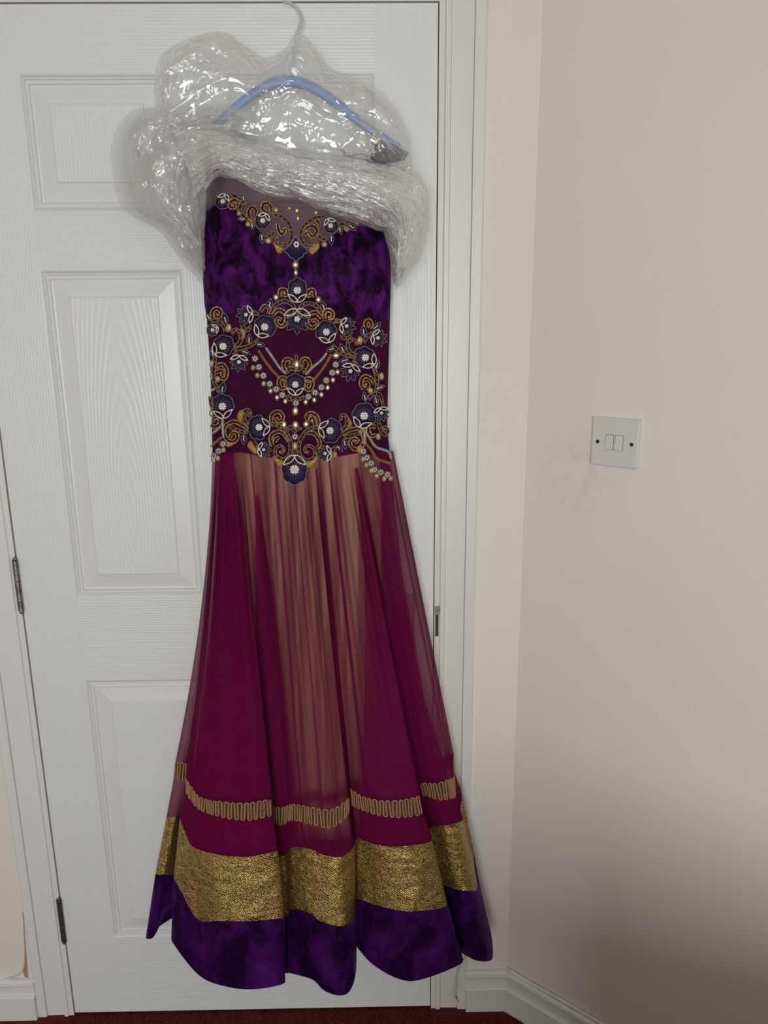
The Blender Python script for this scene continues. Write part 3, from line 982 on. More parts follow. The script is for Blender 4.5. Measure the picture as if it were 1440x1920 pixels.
# lining: a narrow satin tube inside the net
mb = MB()
rows = []
for i in range(49):
    t_ = i / 48
    v = lerp(846, 1575, t_)
    l = lerp(412, 486, t_ ** 0.8); r = lerp(726, 700, t_ ** 0.9)
    row = []
    for j in range(96):
        a = 2 * math.pi * j / 96
        cx_, hw = (l + r) / 2, (r - l) / 2
        u = cx_ - hw * math.cos(a)
        d0, d1 = 0.012, lerp(0.058, 0.088, t_)
        d = lerp(d0, d1, 0.5 + 0.5 * math.sin(a)) if math.sin(a) > 0 else d0 + 0.002
        if math.sin(a) > 0:
            d = d0 + (d1 - d0) * math.sin(a) ** 0.6
            d += (0.002 + 0.007 * t_ ** 0.7) * (math.sin(u * 0.115 + 0.6 * math.sin(v * .006)) + 0.5 * math.sin(u * 0.27 + 2)) * math.sin(a)
            d -= 0.006
        row.append(P(u, v, max(d, 0.010)))
    rows.append(row)
mb.grid(rows, 0, True)
mb.build('skirt_lining', M['lining'], gown)

# braid: serpentine cord with ladder stitches between its runs
def braid(j0, j1):
    rows = [skirt_row(4 + f, 0.0) for f in (0.0, 0.25, 0.5, 0.75, 1.0)]
    seg = [[r[j % len(r)] for j in range(int(j0 * SUB), int(j1 * SUB) + 1)] for r in rows]
    mid = seg[2]
    L = [0.0]
    pw = [P(*p) for p in mid]
    for a, b in zip(pw, pw[1:]):
        L.append(L[-1] + (b - a).length)
    def at(s, f):
        k = 0
        while k < len(L) - 2 and L[k + 1] < s:
            k += 1
        t_ = min(1, max(0, (s - L[k]) / max(1e-9, L[k + 1] - L[k])))
        f = min(0.9999, max(0, f)) * 4
        i = int(f); ff = f - i
        def pt(i):
            return tuple(lerp(x, y, t_) for x, y in zip(seg[i][k], seg[i][k + 1]))
        a, b = pt(i), pt(i + 1)
        u, v, d = (lerp(x, y, ff) for x, y in zip(a, b))
        return P(u, v, d + 0.0022)
    tot = L[-1]
    pitch = 0.0062
    n = max(2, int(tot / pitch))
    pitch = tot / n
    mb = MB()
    path = []
    for k in range(n):
        s0 = (k + 0.5) * pitch
        lean = 0.002 * math.sin(k * 1.3 + j0)
        ups = [0.04, 0.2, 0.4, 0.6, 0.8, 0.96]
        if k % 2:
            ups = ups[::-1]
        for f in ups:
            path.append(at(s0 + lean * (f - .5), f))
        if k < n - 1:
            path.append(at(s0 + pitch * 0.5, -0.0 if k % 2 else 1.0))
    mb.tube(path, 0.0016, 5, 0, True, 0.8)
    for k in range(n - 1):
        s0 = (k + 0.5) * pitch
        for i in range(13):
            f = 0.05 + 0.90 * i / 12
            if k % 2 or (k * 5 + i) % 11 == 3:
                continue
            a, b = at(s0, f), at(s0 + pitch, min(1, f + 0.03))
            mb.tube([a, b], 0.0006, 3, 0, False)
    o = mb.build('braid_trim', M['braid'], gown)
    mb = MB()
    ns = max(8, int(tot / 0.004))
    mb.grid([[at(tot * i / ns, f) + Vector((0, 0.0012, 0)) for i in range(ns + 1)] for f in (0.06, 0.3, 0.5, 0.7, 0.94)])
    mb.build('braid_ground', M['braid_ground'], o)
    return o
for j0, j1 in ((0, 2), (4, 9.1), (10, 17), (18.8, 23.1), (24.9, 28.4), (29.5, 31), (31, 36.9)):
    braid(j0, j1)

# ================================================================== embroidery
K = {1: (380, 340, 8), 2: (550, 340, 8), 3: (470, 440, 8), 4: (380, 560, 8), 5: (555, 560, 8), 6: (470, 640, 8), 7: (380, 660, 12),
     8: (640, 660, 12), 9: (385, 750, 8), 10: (560, 750, 7.579), 11: (480, 780, 9), 12: (370, 500, 3.789)}
def kp(k, X, Y):
    o = K[k]
    return o[0] + X / o[2], o[1] + Y / o[2]
def kpts(k, pts):
    return [kp(k, *p) for p in pts]
MM = 0.00098                                       # one pixel here is about a millimetre
LIFT = 0.0025
def S(u, v, h=0.0):                              # on the cloth, or on the gathers below the waist seam
    return P(u, v, D(u, v) + h + lift_skirt(v))

def beads(mb, pts, step, r, mat, h=0.0, jitter=0.12, close=False):
    for q in resample(pts, step):
        mb.ball(S(q[0] + random.uniform(-jitter, jitter), q[1] + random.uniform(-jitter, jitter), LIFT + h), r * MM * random.uniform(.88, 1.12), mat)

def poly_fill(mb, pts, mat, h=0.0, dome=0.0):
    cx_ = sum(p[0] for p in pts) / len(pts); cy_ = sum(p[1] for p in pts) / len(pts)
    n = len(pts)
    vs = [S(p[0], p[1], LIFT + h - 0.001) for p in pts] + [S(lerp(cx_, p[0], .6), lerp(cy_, p[1], .6), LIFT + h + dome * .8) for p in pts] + [S(cx_, cy_, LIFT + h + dome)]
    fs = [(i, (i + 1) % n, n + (i + 1) % n, n + i) for i in range(n)] + [(n + i, n + (i + 1) % n, 2 * n) for i in range(n)]
    mb.add(vs, fs, mat)

def cordline(mb, pts, r, mat, h=0.0, close=False, sides=5):
    q = list(pts) + ([pts[0]] if close else [])
    mb.tube([S(p[0], p[1], LIFT + h) for p in q], r * MM, sides, mat, not close)

def offset_line(pts, w):
    out = []
    n = len(pts)
    for i in range(n):
        a, b = pts[max(i - 1, 0)], pts[min(i + 1, n - 1)]
        dx, dy = b[0] - a[0], b[1] - a[1]
        l = math.hypot(dx, dy) or 1
        ww = w(i / (n - 1)) if callable(w) else w
        out.append((pts[i][0] - dy / l * ww, pts[i][1] + dx / l * ww))
    return out

def scroll(k, pts, style='T', width=6.5, taper=0.45):
    """curling stem: two cords with a beaded channel (T) or two bead rows (G)"""
    c = resample(catmull(kpts(k, pts), 8), 1.6)
    hw = lambda t_: width / 2 * (1 - taper * max(0, t_ - 0.5) * 2) * (0.8 + 0.2 * min(1, t_ * 6))
    L_, R_ = offset_line(c, hw), offset_line(c, lambda t_: -hw(t_))
    mb = MB()
    n = len(c)
    mb.grid([[S(*p, LIFT - 0.0008) for p in L_], [S(*p, LIFT) for p in c], [S(*p, LIFT - 0.0008) for p in R_]])
    base = mb.build('scroll_applique', M['maroon'], gown)
    if style == 'T':
        mb = MB()
        cordline(mb, L_, 0.95, 0, 0.0006); cordline(mb, R_, 0.95, 0, 0.0006)
        mb.build('cord_edge', M['cord'], base)
        mb = MB()
        q = resample(c, 2.4)
        for i, p in enumerate(q):
            if i % 4 in (1, 2) and random.random() < .8:
                mb.ball(S(p[0], p[1], LIFT + .0006), 0.85 * MM, 0)
        if mb.v:
            mb.build('channel_beads', M['pale_gold'], base)
    else:
        mb = MB()
        for side in (L_, R_):
            for q in resample(side, 2.15):
                mb.ball(S(q[0], q[1], LIFT + .0006), random.uniform(0.95, 1.2) * MM, random.choice((0, 0, 1)))
        mb.build('bead_rows', [M['amber'], M['pale_gold']], base)
        mb = MB()
        cordline(mb, offset_line(c, lambda t_: hw(t_) + 1.2), 0.55, 0); cordline(mb, offset_line(c, lambda t_: -hw(t_) - 1.2), 0.55, 0)
        mb.build('cord_edge', M['cord'], base)
    return base

def fill(k, pts):
    q = catmull(kpts(k, pts), 3, True)
    mb = MB(); poly_fill(mb, q, 0, 0, 0.0012)
    o = mb.build('sequin_fill', M['sequin'], gown)
    mb = MB()
    cx_ = sum(p[0] for p in q) / len(q); cy_ = sum(p[1] for p in q) / len(q)
    for i in range(0, len(q)):
        for f in (0.85, 0.55, 0.25):
            if random.random() < .75:
                mb.ball(S(lerp(cx_, q[i][0], f), lerp(cy_, q[i][1], f), LIFT + .0008), random.uniform(.7, 1.05) * MM, random.choice((0, 0, 1)))
    mb.build('beading', [M['amber'], M['pale_gold']], o)
    mb = MB(); cordline(mb, q, 0.65, 0, 0, True)
    mb.build('cord_edge', M['cord'], o)

def gem(u, v, a=3.6, b=4.6, rot=0.0, setting=True):
    mb = MB()
    c = S(u, v, LIFT + 0.0006)
    rows = []
    for rr, hh in ((1.0, 0.0), (0.85, 0.0012), (0.5, 0.0024), (0.42, 0.0025)):
        rows.append([S(u + rr * (a * math.cos(t_) * math.cos(rot) - b * math.sin(t_) * math.sin(rot)),
                       v + rr * (a * math.cos(t_) * math.sin(rot) + b * math.sin(t_) * math.cos(rot)), LIFT + hh) for t_ in [i * math.pi / 5 for i in range(10)]])
    mb.grid(rows, 0, True)
    mb.add(rows[-1], [list(range(10))])
    o = mb.build('gem_stone', M['kundan'], gown, False)
    if setting:
        mb = MB()
        ring = [(u + 1.12 * (a * math.cos(t_) * math.cos(rot) - b * math.sin(t_) * math.sin(rot)),
                 v + 1.12 * (a * math.cos(t_) * math.sin(rot) + b * math.sin(t_) * math.cos(rot))) for t_ in [i * math.pi / 7 for i in range(14)]]
        cordline(mb, ring, 0.7, 0, 0, True, 4)
        mb.build('cord_edge', M['cord'], o)
    return o

def rosette(u, v, r=3.4):
    mb = MB()
    mb.ball(S(u, v, LIFT), 1.3 * MM, 1)
    for i in range(6):
        a = i * math.pi / 3 + 0.3
        mb.ball(S(u + r * math.cos(a), v + r * math.sin(a), LIFT + .0004), 1.55 * MM, 0, nu=7, nv=5)
    ring = [(u + (r + 2.6) * math.cos(i * math.pi / 7), v + (r + 2.6) * math.sin(i * math.pi / 7)) for i in range(14)]
    o = mb.build('bead_rosette', [M['white_bead'], M['kundan']], gown)
    mb = MB(); poly_fill(mb, ring, 0, -0.0006); cordline(mb, ring, 0.45, 1, 0, True, 4)
    mb.build('rosette_ground', [M['maroon'], M['cord_pale']], o)

def string(k, pts, kind='white'):
    c = resample(catmull(kpts(k, pts), 8), 1.0)
    mb = MB()
    def SS(p, h):                                   # strings on the hip hang free past the edge of the cloth
        return S(p[0], p[1], LIFT + h)
    if kind == 'white':
        for q in resample(c, 3.0):
            mb.ball(SS(q, 0.001), 1.3 * MM * random.uniform(.85, 1.1), 0)
        o = mb.build('bead_string', M['white_bead'], gown)
    else:
        for q in resample(c, 2.3):
            mb.ball(SS(q, 0.001), 1.25 * MM, 0)
        o = mb.build('bead_string', M['amber'], gown)
    mb = MB()
    for w_ in (2.1, -2.1):
        mb.tube([SS(p, 0) for p in offset_line(c, w_)], 0.5 * MM, 4)
    mb.build('cord_edge', M['cord' if kind != 'white' else 'cord_pale'], o)

def leaf(u, v, ang, ln=17, wd=None):
    wd = wd or ln * 0.26
    a = math.radians(ang)
    def loc(x, y):
        return u + x * math.cos(a) - y * math.sin(a), v + x * math.sin(a) + y * math.cos(a)
    edge = []
    for i in range(15):
        t_ = i / 14
        edge.append((-ln / 2 + ln * t_, wd * math.sin(math.pi * min(1, t_ * 1.02) ** 0.8)))
    full = edge + [(x, -y) for x, y in reversed(edge[1:-1])]
    q = [loc(x, y) for x, y in full]
    mb = MB(); poly_fill(mb, q, 0, 0, 0.0012)
    o = mb.build('leaf_applique', M['navy'], gown)
    mb = MB(); cordline(mb, q, 0.5, 0, 0, True, 4)
    mb.build('cord_edge', M['cord_pale'], o)
    mb = MB()
    n = 3 if ln < 17 else 4
    for i in range(n):
        p = loc(-ln * 0.30 + i * 2.5, 0.4 * (-1) ** i)
        mb.ball(S(p[0], p[1], LIFT + .0016), 1.35 * MM, 0)
    mb.build('bead_row', M['white_bead'], o)

def bract(mb, cu, cv, ang, ln, wd):
    """pointed sepal edged with silver-white beads"""
    a = math.radians(ang)
    pts = []
    for i in range(13):
        t_ = i / 12
        pts.append((ln * t_, wd * math.sin(math.pi * t_ ** 0.85)))
    full = pts + [(x, -y) for x, y in reversed(pts[1:-1])]
    q = [(cu + x * math.cos(a) - y * math.sin(a), cv + x * math.sin(a) + y * math.cos(a)) for x, y in full]
    poly_fill(mb, q, 1, 0.001)
    for p in resample(q + [q[0]], 2.25)[:-1]:
        mb.ball(S(p[0], p[1], LIFT + .002), 1.28 * MM * random.uniform(.85, 1.1), 0)

def flower(u, v, ang, r, squash=1.0, lobes=5, span=250, bracts=None, jag=False, ros=1.0, back=0.92):
    """fan of indigo petals round a beaded heart; ang is where the fan points"""
    a0 = math.radians(ang)
    q = []
    nn = 44
    for i in range(nn + 1):
        t_ = i / nn
        th = math.radians(-span / 2 + span * t_)
        if jag:
            ph = (t_ * lobes) % 1.0
            rr = r * (0.62 + 0.42 * abs(2 * ph - 1) ** 1.2) if False else r * (0.64 + 0.40 * (1 - abs(2 * ph - 1)) ** 1.3)
        else:
            rr = r * (0.86 + 0.14 * abs(math.sin(math.pi * t_ * lobes)) ** 0.6)
        rr *= 1 - 0.12 * (abs(th) / math.radians(span / 2)) ** 2
        x, y = rr * math.cos(th), rr * math.sin(th) * squash
        q.append((u + x * math.cos(a0) - y * math.sin(a0), v + x * math.sin(a0) + y * math.cos(a0)))
    mb = MB()
    rows = []
    for f, h in ((0.0, 0.0008), (0.3, 0.0016), (0.7, 0.0020), (1.0, -0.0008)):
        rows.append([S(lerp(u, p[0], f), lerp(v, p[1], f), LIFT + h) for p in q])
    mb.grid(rows)
    o = mb.build('flower_applique', M['navy'], gown)
    mb = MB(); cordline(mb, q, 0.6, 0, 0.0002, False, 4)
    mb.build('cord_edge', M['cord_pale'], o)
    mb = MB()                                       # fine metal stitches radiating from the heart
    for i in range(19):
        th = math.radians((-span / 2 + 12) + (span - 24) * i / 18)
        f0, f1 = 0.40, random.uniform(0.58, 0.74)
        pp = []
        for f in (f0, f1):
            x, y = r * f * math.cos(th), r * f * math.sin(th) * squash
            pp.append(S(u + x * math.cos(a0) - y * math.sin(a0), v + x * math.sin(a0) + y * math.cos(a0), LIFT + 0.0023))
        mb.tube(pp, 0.27 * MM, 3, 0, False)
    mb.build('stitching', M['cord'], o)
    mb = MB()
    for i in range(7):
        rr, aa = (0.0, 0) if i == 6 else (r * 0.185 * ros, i * math.pi / 3)
        mb.ball(S(u + rr * math.cos(aa), v + rr * math.sin(aa), LIFT + 0.0028), r * 0.098 * ros * MM, 0, nu=7, nv=5)
    for i in range(10):
        aa = i * math.pi / 5
        if jag and i % 2: continue
        mb.ball(S(u + r * .27 * ros * math.cos(aa), v + r * .27 * ros * math.sin(aa), LIFT + 0.0024), r * 0.058 * ros * MM, 0)
    mb.build('bead_heart', M['white_bead'], o)
    if bracts is None:
        bracts = [(180 - 52, 0.95), (180 + 52, 0.95)]
    if bracts:
        mb = MB()
        bx, by = u - r * back * math.cos(a0), v - r * back * math.sin(a0)
        for da, ln in bracts:
            aa = ang + (180 - da)
            # sepals start below the heart and run out to both sides
            bract(mb, bx, by, ang + da, r * ln, r * 0.185)
        mb.build('beaded_sepal', [M['white_bead'], M['maroon']], o)
    return o
TWO = [(50, .95), (-50, .95)]
def fl(k, X, Y, ang, r, **kw):
    u, v = kp(k, X, Y)
    kw.setdefault('bracts', TWO)
    flower(u, v, ang, r, **kw)
def bud(k, X, Y, ang, r, **kw):
    u, v = kp(k, X, Y)
    flower(u, v, ang, r, lobes=5, span=210, jag=True, bracts=[(66, .95), (-66, .95)], ros=.7, back=.62, **kw)

# scrolls first: they lie lowest
for k, pts in (
 (1, [(580, 330), (556, 430), (620, 530), (720, 590), (790, 615)]), (1, [(430, 190), (520, 245), (600, 310), (680, 352)]),
 (1, [(1030, 520), (1120, 510), (1230, 560), (1310, 670), (1335, 800), (1300, 910), (1200, 950), (1130, 910), (1110, 850), (1160, 822)]),
 (1, [(940, 790), (1010, 820), (1060, 780), (1040, 715)]),
 (2, [(460, 530), (330, 550), (200, 630), (120, 750), (120, 870), (190, 960), (290, 970), (340, 920), (310, 870), (260, 885)]),
 (2, [(520, 840), (450, 870), (390, 820), (412, 748)]), (2, [(670, 660), (740, 640), (820, 610)]),
 (12, [(520, 330), (560, 270), (620, 245), (680, 275), (692, 320), (662, 352), (643, 330)]),
 (12, [(882, 335), (850, 282), (790, 260), (735, 285), (720, 330), (750, 354), (776, 332)]),
 (12, [(385, 320), (440, 342)]), (12, [(970, 385), (1022, 390)]),
 (4, [(120, 350), (200, 330), (280, 380), (325, 440), (330, 500)]),
 (4, [(460, 700), (540, 680), (572, 600), (560, 510), (500, 460), (450, 490), (470, 540)]),
 (4, [(470, 770), (600, 740), (740, 690), (835, 610)]), (4, [(460, 800), (495, 830), (530, 865)]),
 (4, [(590, 380), (620, 450), (690, 465), (722, 390)]),
 (7, [(290, 60), (260, 250), (250, 420), (240, 560), (270, 700), (330, 800), (355, 910)]),
 (7, [(170, 1000), (190, 1150), (212, 1300)]),
 (5, [(570, 325), (640, 330), (700, 332)]), (5, [(680, 530), (720, 590), (790, 585), (815, 545)]),
 (5, [(910, 850), (820, 810), (780, 730), (790, 650), (850, 615), (908, 655), (898, 702)]),
 (5, [(540, 690), (640, 790), (760, 850), (905, 890)]), (5, [(1010, 660), (1060, 580), (1130, 520), (1210, 500)]),
 (5, [(900, 930), (875, 955), (845, 985)]), (5, [(1140, 980), (1170, 1040), (1200, 1110)]),
 (8, [(690, 250), (760, 430), (800, 620), (790, 800), (768, 910)]), (8, [(600, 1080), (660, 990), (770, 940), (860, 960), (905, 1060), (940, 1190)]),
 (6, [(548, 475), (570, 420), (640, 410), (678, 455)]), (6, [(690, 455), (730, 400), (800, 430), (802, 495)]),
 (6, [(550, 800), (585, 870), (640, 845), (680, 830), (735, 870), (800, 818)]),
 (9, [(970, 370), (1060, 370), (1170, 440), (1250, 560), (1282, 700), (1260, 830), (1180, 890), (1090, 860), (1045, 790), (1070, 710), (1140, 690), (1180, 740), (1150, 790), (1110, 770)]),
 (11, [(1090, 190), (960, 200), (850, 260), (760, 380), (720, 520), (740, 660), (820, 735), (930, 735), (1000, 660), (980, 560), (900, 500), (830, 530), (830, 600), (890, 612)]),
 (9, [(645, 365), (590, 310), (578, 230), (610, 155), (665, 160), (672, 220), (630, 232)]),
 (9, [(350, 390), (470, 450), (560, 478), (640, 480)]), (9, [(1230, 455), (1270, 410), (1320, 430), (1345, 465), (1390, 420), (1445, 440)]),
 (9, [(720, 620), (760, 690), (800, 740)]),
 (10, [(610, 440), (670, 380), (692, 290), (660, 220), (610, 220), (598, 285)]), (10, [(630, 530), (750, 510), (865, 470)]),
 (10, [(450, 760), (485, 710), (525, 660)]), (10, [(1130, 300), (1170, 430), (1230, 490), (1268, 430), (1222, 385), (1200, 435)]),
):
    scroll(k, pts, 'T')
for k, pts in (
 (1, [(560, 312), (470, 280), (408, 322), (420, 390), (482, 388), (470, 330)]), (1, [(770, 590), (700, 540), (690, 450), (740, 385), (800, 440), (785, 515)]),
 (1, [(980, 475), (905, 430), (905, 350), (960, 325), (1022, 380), (1022, 470)]), (1, [(1125, 640), (1140, 740), (1180, 790), (1225, 760), (1230, 715), (1290, 755)]),
 (2, [(160, 730), (230, 680), (320, 680), (355, 750), (300, 825), (250, 800), (230, 762), (160, 800)]), (2, [(340, 560), (365, 600), (395, 650)]),
 (12, [(535, 345), (575, 308), (622, 330), (632, 385), (600, 425), (563, 400), (570, 368), (597, 375)]),
 (12, [(880, 362), (840, 325), (790, 345), (778, 400), (815, 435), (852, 410), (840, 380), (815, 385)]),
 (12, [(450, 315), (478, 280), (512, 298), (502, 335)]), (12, [(585, 215), (590, 168), (625, 168), (632, 205), (605, 195)]),
 (12, [(835, 215), (825, 168), (792, 172), (788, 210), (810, 195)]), (12, [(892, 345), (918, 308), (958, 325), (958, 365), (930, 365)]),
 (4, [(145, 285), (148, 195), (210, 148), (272, 190), (252, 270), (200, 262), (195, 215)]),
 (7, [(300, 330), (400, 280), (480, 300), (545, 450), (505, 600), (420, 592)]), (7, [(290, 475), (380, 420), (450, 450), (430, 540)]),
 (5, [(430, 305), (428, 215), (490, 168), (552, 220), (532, 290), (490, 262)]), (5, [(1045, 430), (1048, 352), (1100, 325), (1132, 390), (1105, 440)]),
 (8, [(500, 830), (440, 720), (470, 600), (540, 545), (660, 590), (735, 710)]), (8, [(545, 820), (605, 760), (580, 685), (520, 705)]),
 (6, [(522, 440), (490, 340), (540, 268), (612, 290), (612, 350), (570, 352)]), (6, [(838, 450), (890, 350), (850, 268), (780, 268), (758, 330), (800, 345)]),
 (6, [(530, 560), (450, 548), (420, 630), (460, 702), (522, 690), (512, 620), (480, 610)]), (6, [(820, 570), (892, 560), (930, 640), (890, 722), (830, 710), (838, 632), (868, 632)]),
 (9, [(340, 360), (430, 325), (540, 370), (635, 435)]), (9, [(330, 355), (285, 430), (290, 530), (350, 612), (430, 622), (482, 560), (460, 490), (400, 500), (372, 570)]),
 (9, [(1000, 345), (990, 250), (1040, 188), (1110, 180), (1162, 240), (1140, 312), (1080, 312), (1062, 262)]),
 (9, [(1010, 685), (978, 590), (1010, 510), (1100, 475), (1180, 510), (1245, 615)]), (9, [(1040, 625), (1060, 585), (1105, 565)]),
 (9, [(80, 375), (150, 402), (222, 350), (200, 268), (120, 280), (148, 315)]),
 (10, [(630, 480), (720, 430), (850, 408), (912, 470)]), (10, [(870, 430), (922, 520), (922, 610), (860, 690), (780, 692), (728, 610), (780, 548), (842, 570), (800, 612)]),
 (10, [(130, 295), (118, 220), (190, 188), (270, 250), (285, 375)]), (10, [(150, 305), (200, 252), (232, 365)]),
 (10, [(130, 470), (210, 470), (280, 550), (302, 640), (262, 682)]), (10, [(1090, 380), (1010, 370), (988, 440), (1040, 512), (1095, 492)]),
):
    scroll(k, pts, 'G', 5.6, 0.3)
for k, pts in ((1, [(1060, 920), (1090, 1000), (1145, 1085), (1215, 1010), (1120, 960)]), (2, [(230, 1010), (370, 920), (380, 1005), (280, 1095)]),
               (2, [(760, 660), (850, 720), (780, 750)]), (4, [(565, 450), (622, 470), (640, 560), (590, 625), (595, 530)]),
               (9, [(480, 265), (510, 165), (568, 155), (570, 230), (535, 330), (508, 310)]), (9, [(1010, 840), (1060, 935), (1120, 1000), (1165, 960), (1140, 915), (1060, 870)]),
               (9, [(635, 690), (680, 615), (725, 700), (790, 790), (735, 800)]), (9, [(305, 640), (380, 640), (460, 640), (340, 705)]),
               (10, [(690, 225), (725, 270), (758, 350), (700, 400), (715, 310)]), (10, [(820, 705), (892, 655), (892, 740), (850, 748)]), (10, [(100, 885), (200, 870), (262, 790), (270, 845), (160, 965)]),
               (10, [(460, 800), (530, 730), (540, 800), (500, 815)])):
    fill(k, pts)
for k, X, Y, a, b in ((1, 1100, 430, 4, 5), (1, 680, 640, 4, 4.5), (1, 545, 480, 3.5, 4), (1, 985, 890, 5, 5), (2, 465, 945, 4.5, 4.5), (2, 340, 470, 3.5, 4.5), (2, 955, 620, 4, 4.5),
                      (1, 1412, 440, 4, 5), (1, 1430, 555, 2.6, 5.5), (1, 1300, 405, 3, 2.6),
                      (3, 380, 940, 4.2, 5), (3, 1015, 975, 4.2, 5), (3, 672, 452, 5, 6.2), (3, 678, 570, 3, 6),
                      (4, 390, 440, 4.5, 7), (4, 135, 975, 3.5, 5.5), (5, 960, 625, 4.5, 7), (5, 600, 855, 5.5, 5), (7, 340, 610, 4, 5), (7, 200, 1380, 3.5, 5),
                      (8, 900, 550, 4, 6), (8, 655, 870, 4.2, 5), (9, 1180, 370, 4.2, 6.5), (9, 1352, 375, 4.8, 6.5), (9, 1345, 690, 4, 6.5), (10, 105, 345, 4.6, 5), (10, 1130, 520, 3.6, 5.5), (6, 690, 350, 4.2, 8)):
    gem(*kp(k, X, Y), a, b)
mb = MB()
loop = kpts(6, [(670, 280), (665, 225), (685, 200), (706, 225), (702, 280)])
cordline(mb, catmull(loop, 5), 0.9, 0)
mb.build('cord_loop', M['cord'], gown)
mb = MB()
for x in (1318, 1352):
    cordline(mb, kpts(9, [(x, 750), (x + (4 if x < 1330 else -4), 800), (x, 860)]), 0.6, 0)
mb.build('cord_loop', M['cord'], gown)

for k, pts, kd in ((6, [(230, 100), (330, 240), (430, 390), (530, 485)], 'white'), (6, [(1140, 180), (1050, 290), (930, 390), (835, 490)], 'white'),
                   (6, [(120, 140), (200, 270), (320, 430), (440, 555)], 'gold'), (6, [(1210, 200), (1130, 340), (1030, 480), (915, 610)], 'gold'),
                   (9, [(80, 510), (150, 470), (225, 405)], 'white'), (9, [(80, 700), (160, 630), (245, 560)], 'gold'),
                   (9, [(262, 300), (262, 420), (275, 560)], 'white'),
                   (10, [(910, 400), (1000, 530), (1090, 660), (1180, 700), (1280, 740), (1312, 830)], 'white'), (10, [(940, 610), (1030, 710), (1110, 830), (1200, 870), (1300, 900)], 'gold'),
                   (10, [(938, 480), (930, 620)], 'white')):
    string(k, pts, kd)
for k, X, Y in ((6, 65, 260), (6, 125, 385), (6, 190, 515), (6, 285, 640), (6, 380, 720), (6, 475, 805), (6, 678, 925), (6, 865, 830), (6, 965, 770), (6, 1060, 690), (6, 1135, 585),
                (6, 1225, 470), (6, 1275, 350), (9, 1345, 550), (9, 265, 660), (9, 200, 765), (9, 130, 840), (10, 918, 730), (10, 970, 820), (10, 1028, 900), (10, 1080, 990), (10, 1168, 1030), (10, 1262, 1060)):
    rosette(*kp(k, X, Y))
for k, X, Y in ((6, 35, 395), (6, 100, 510), (6, 195, 635), (6, 298, 745), (6, 395, 845), (6, 520, 900), (6, 825, 910), (6, 955, 880), (6, 1060, 800), (6, 1155, 695),
                (6, 1235, 580), (6, 1305, 460), (9, 272, 750), (9, 190, 872), (9, 122, 905), (10, 912, 840), (10, 962, 925), (10, 1030, 1008), (10, 1110, 1082), (10, 1215, 1120), (10, 1310, 1115)):
    gem(*kp(k, X, Y), 3.4, 4.4)
gem(*kp(6, 670, 1045), 4.8, 7.2)

for k, X, Y, a, l in ((1, 580, 565, 190, 14), (1, 745, 675, 80, 14), (1, 890, 860, 85, 19), (1, 612, 235, -90, 14), (2, 705, 745, 70, 15), (2, 570, 880, 88, 20), (2, 885, 690, 40, 19),
                      (3, 290, 1030, -80, 20), (3, 1090, 1070, -105, 20), (4, 85, 270, 235, 17), (4, 332, 290, -105, 23), (4, 698, 600, -85, 19), (4, 875, 690, 5, 16), (4, 655, 810, 25, 18), (4, 145, 805, -105, 17),
                      (5, 1012, 480, -95, 21), (5, 1215, 410, -40, 20), (5, 690, 740, -115, 20), (5, 510, 765, 160, 16), (5, 712, 930, 165, 18), (5, 1218, 985, -70, 18),
                      (7, 450, 790, -80, 24), (7, 228, 850, 150, 10), (7, 197, 530, -90, 11), (8, 885, 795, -25, 17), (8, 525, 1000, -100, 19), (8, 785, 1110, 80, 18),
                      (9, 575, 595, 95, 20), (10, 655, 630, 82, 20), (10, 582, 690, 40, 16)):
    leaf(*kp(k, X, Y), a, l)

fl(1, 300, 300, 110, 15); fl(1, 900, 590, 115, 16, squash=1.0); fl(2, 560, 665, 70, 15)
fl(3, 700, 835, -90, 24, squash=.82)
bud(12, 710, 372, 90, 29)
fl(4, 930, 425, -50, 23); fl(4, 305, 715, -45, 23, squash=.9); fl(4, 150, 470, 150, 12)
bud(4, 650, 240, 172, 19); bud(4, 545, 950, 95, 19)
fl(5, 455, 500, -105, 22); bud(5, 760, 410, 15, 18); fl(5, 1040, 885, -140, 23, squash=.9); bud(5, 1232, 590, 25, 18); bud(8, 205, 430, 108, 20)
fl(6, 670, 650, -90, 21)
fl(7, 445, 1225, -95, 24); fl(10, 930, 225, -70, 25); bud(10, 1178, 185, 75, 16)
fl(9, 805, 410, 175, 22, squash=1.15); fl(10, 445, 435, 15, 23, squash=1.1)
bud(9, 875, 745, 5, 16); bud(10, 375, 760, 178, 17)
fl(11, 650, 905, 90, 29, squash=.9)
# shield at the point of the neckline
sh = kpts(3, [(680, 25), (720, 90), (770, 160), (855, 230), (850, 262), (800, 290), (780, 335), (730, 355), (690, 400), (675, 400), (635, 355), (600, 345), (560, 290), (510, 262), (505, 225), (590, 160), (640, 90)])
mb = MB(); poly_fill(mb, sh, 0, 0, 0.0016)
o = mb.build('flower_applique', M['navy'], gown)
mb = MB(); cordline(mb, sh, 0.7, 0, 0, True)
mb.build('cord_edge', M['cord_pale'], o)
mb = MB()
c_ = kp(3, 686, 145)
for i in range(6):
    mb.ball(S(c_[0] + 3.6 * math.cos(i * 1.047), c_[1] + 4.2 * math.sin(i * 1.047), LIFT + .002), 2.1 * MM, 0, nu=7, nv=5)
mb.build('bead_heart', M['white_bead'], o)
mb = MB()
for i in range(11):
    th = math.radians(15 + 150 * i / 10)
    mb.tube([S(c_[0] + rr * math.cos(th), c_[1] + rr * .9 * math.sin(th), LIFT + .0022) for rr in (9, 13)], 0.35 * MM, 3, 0, False)
mb.build('stitching', M['cord'], o)

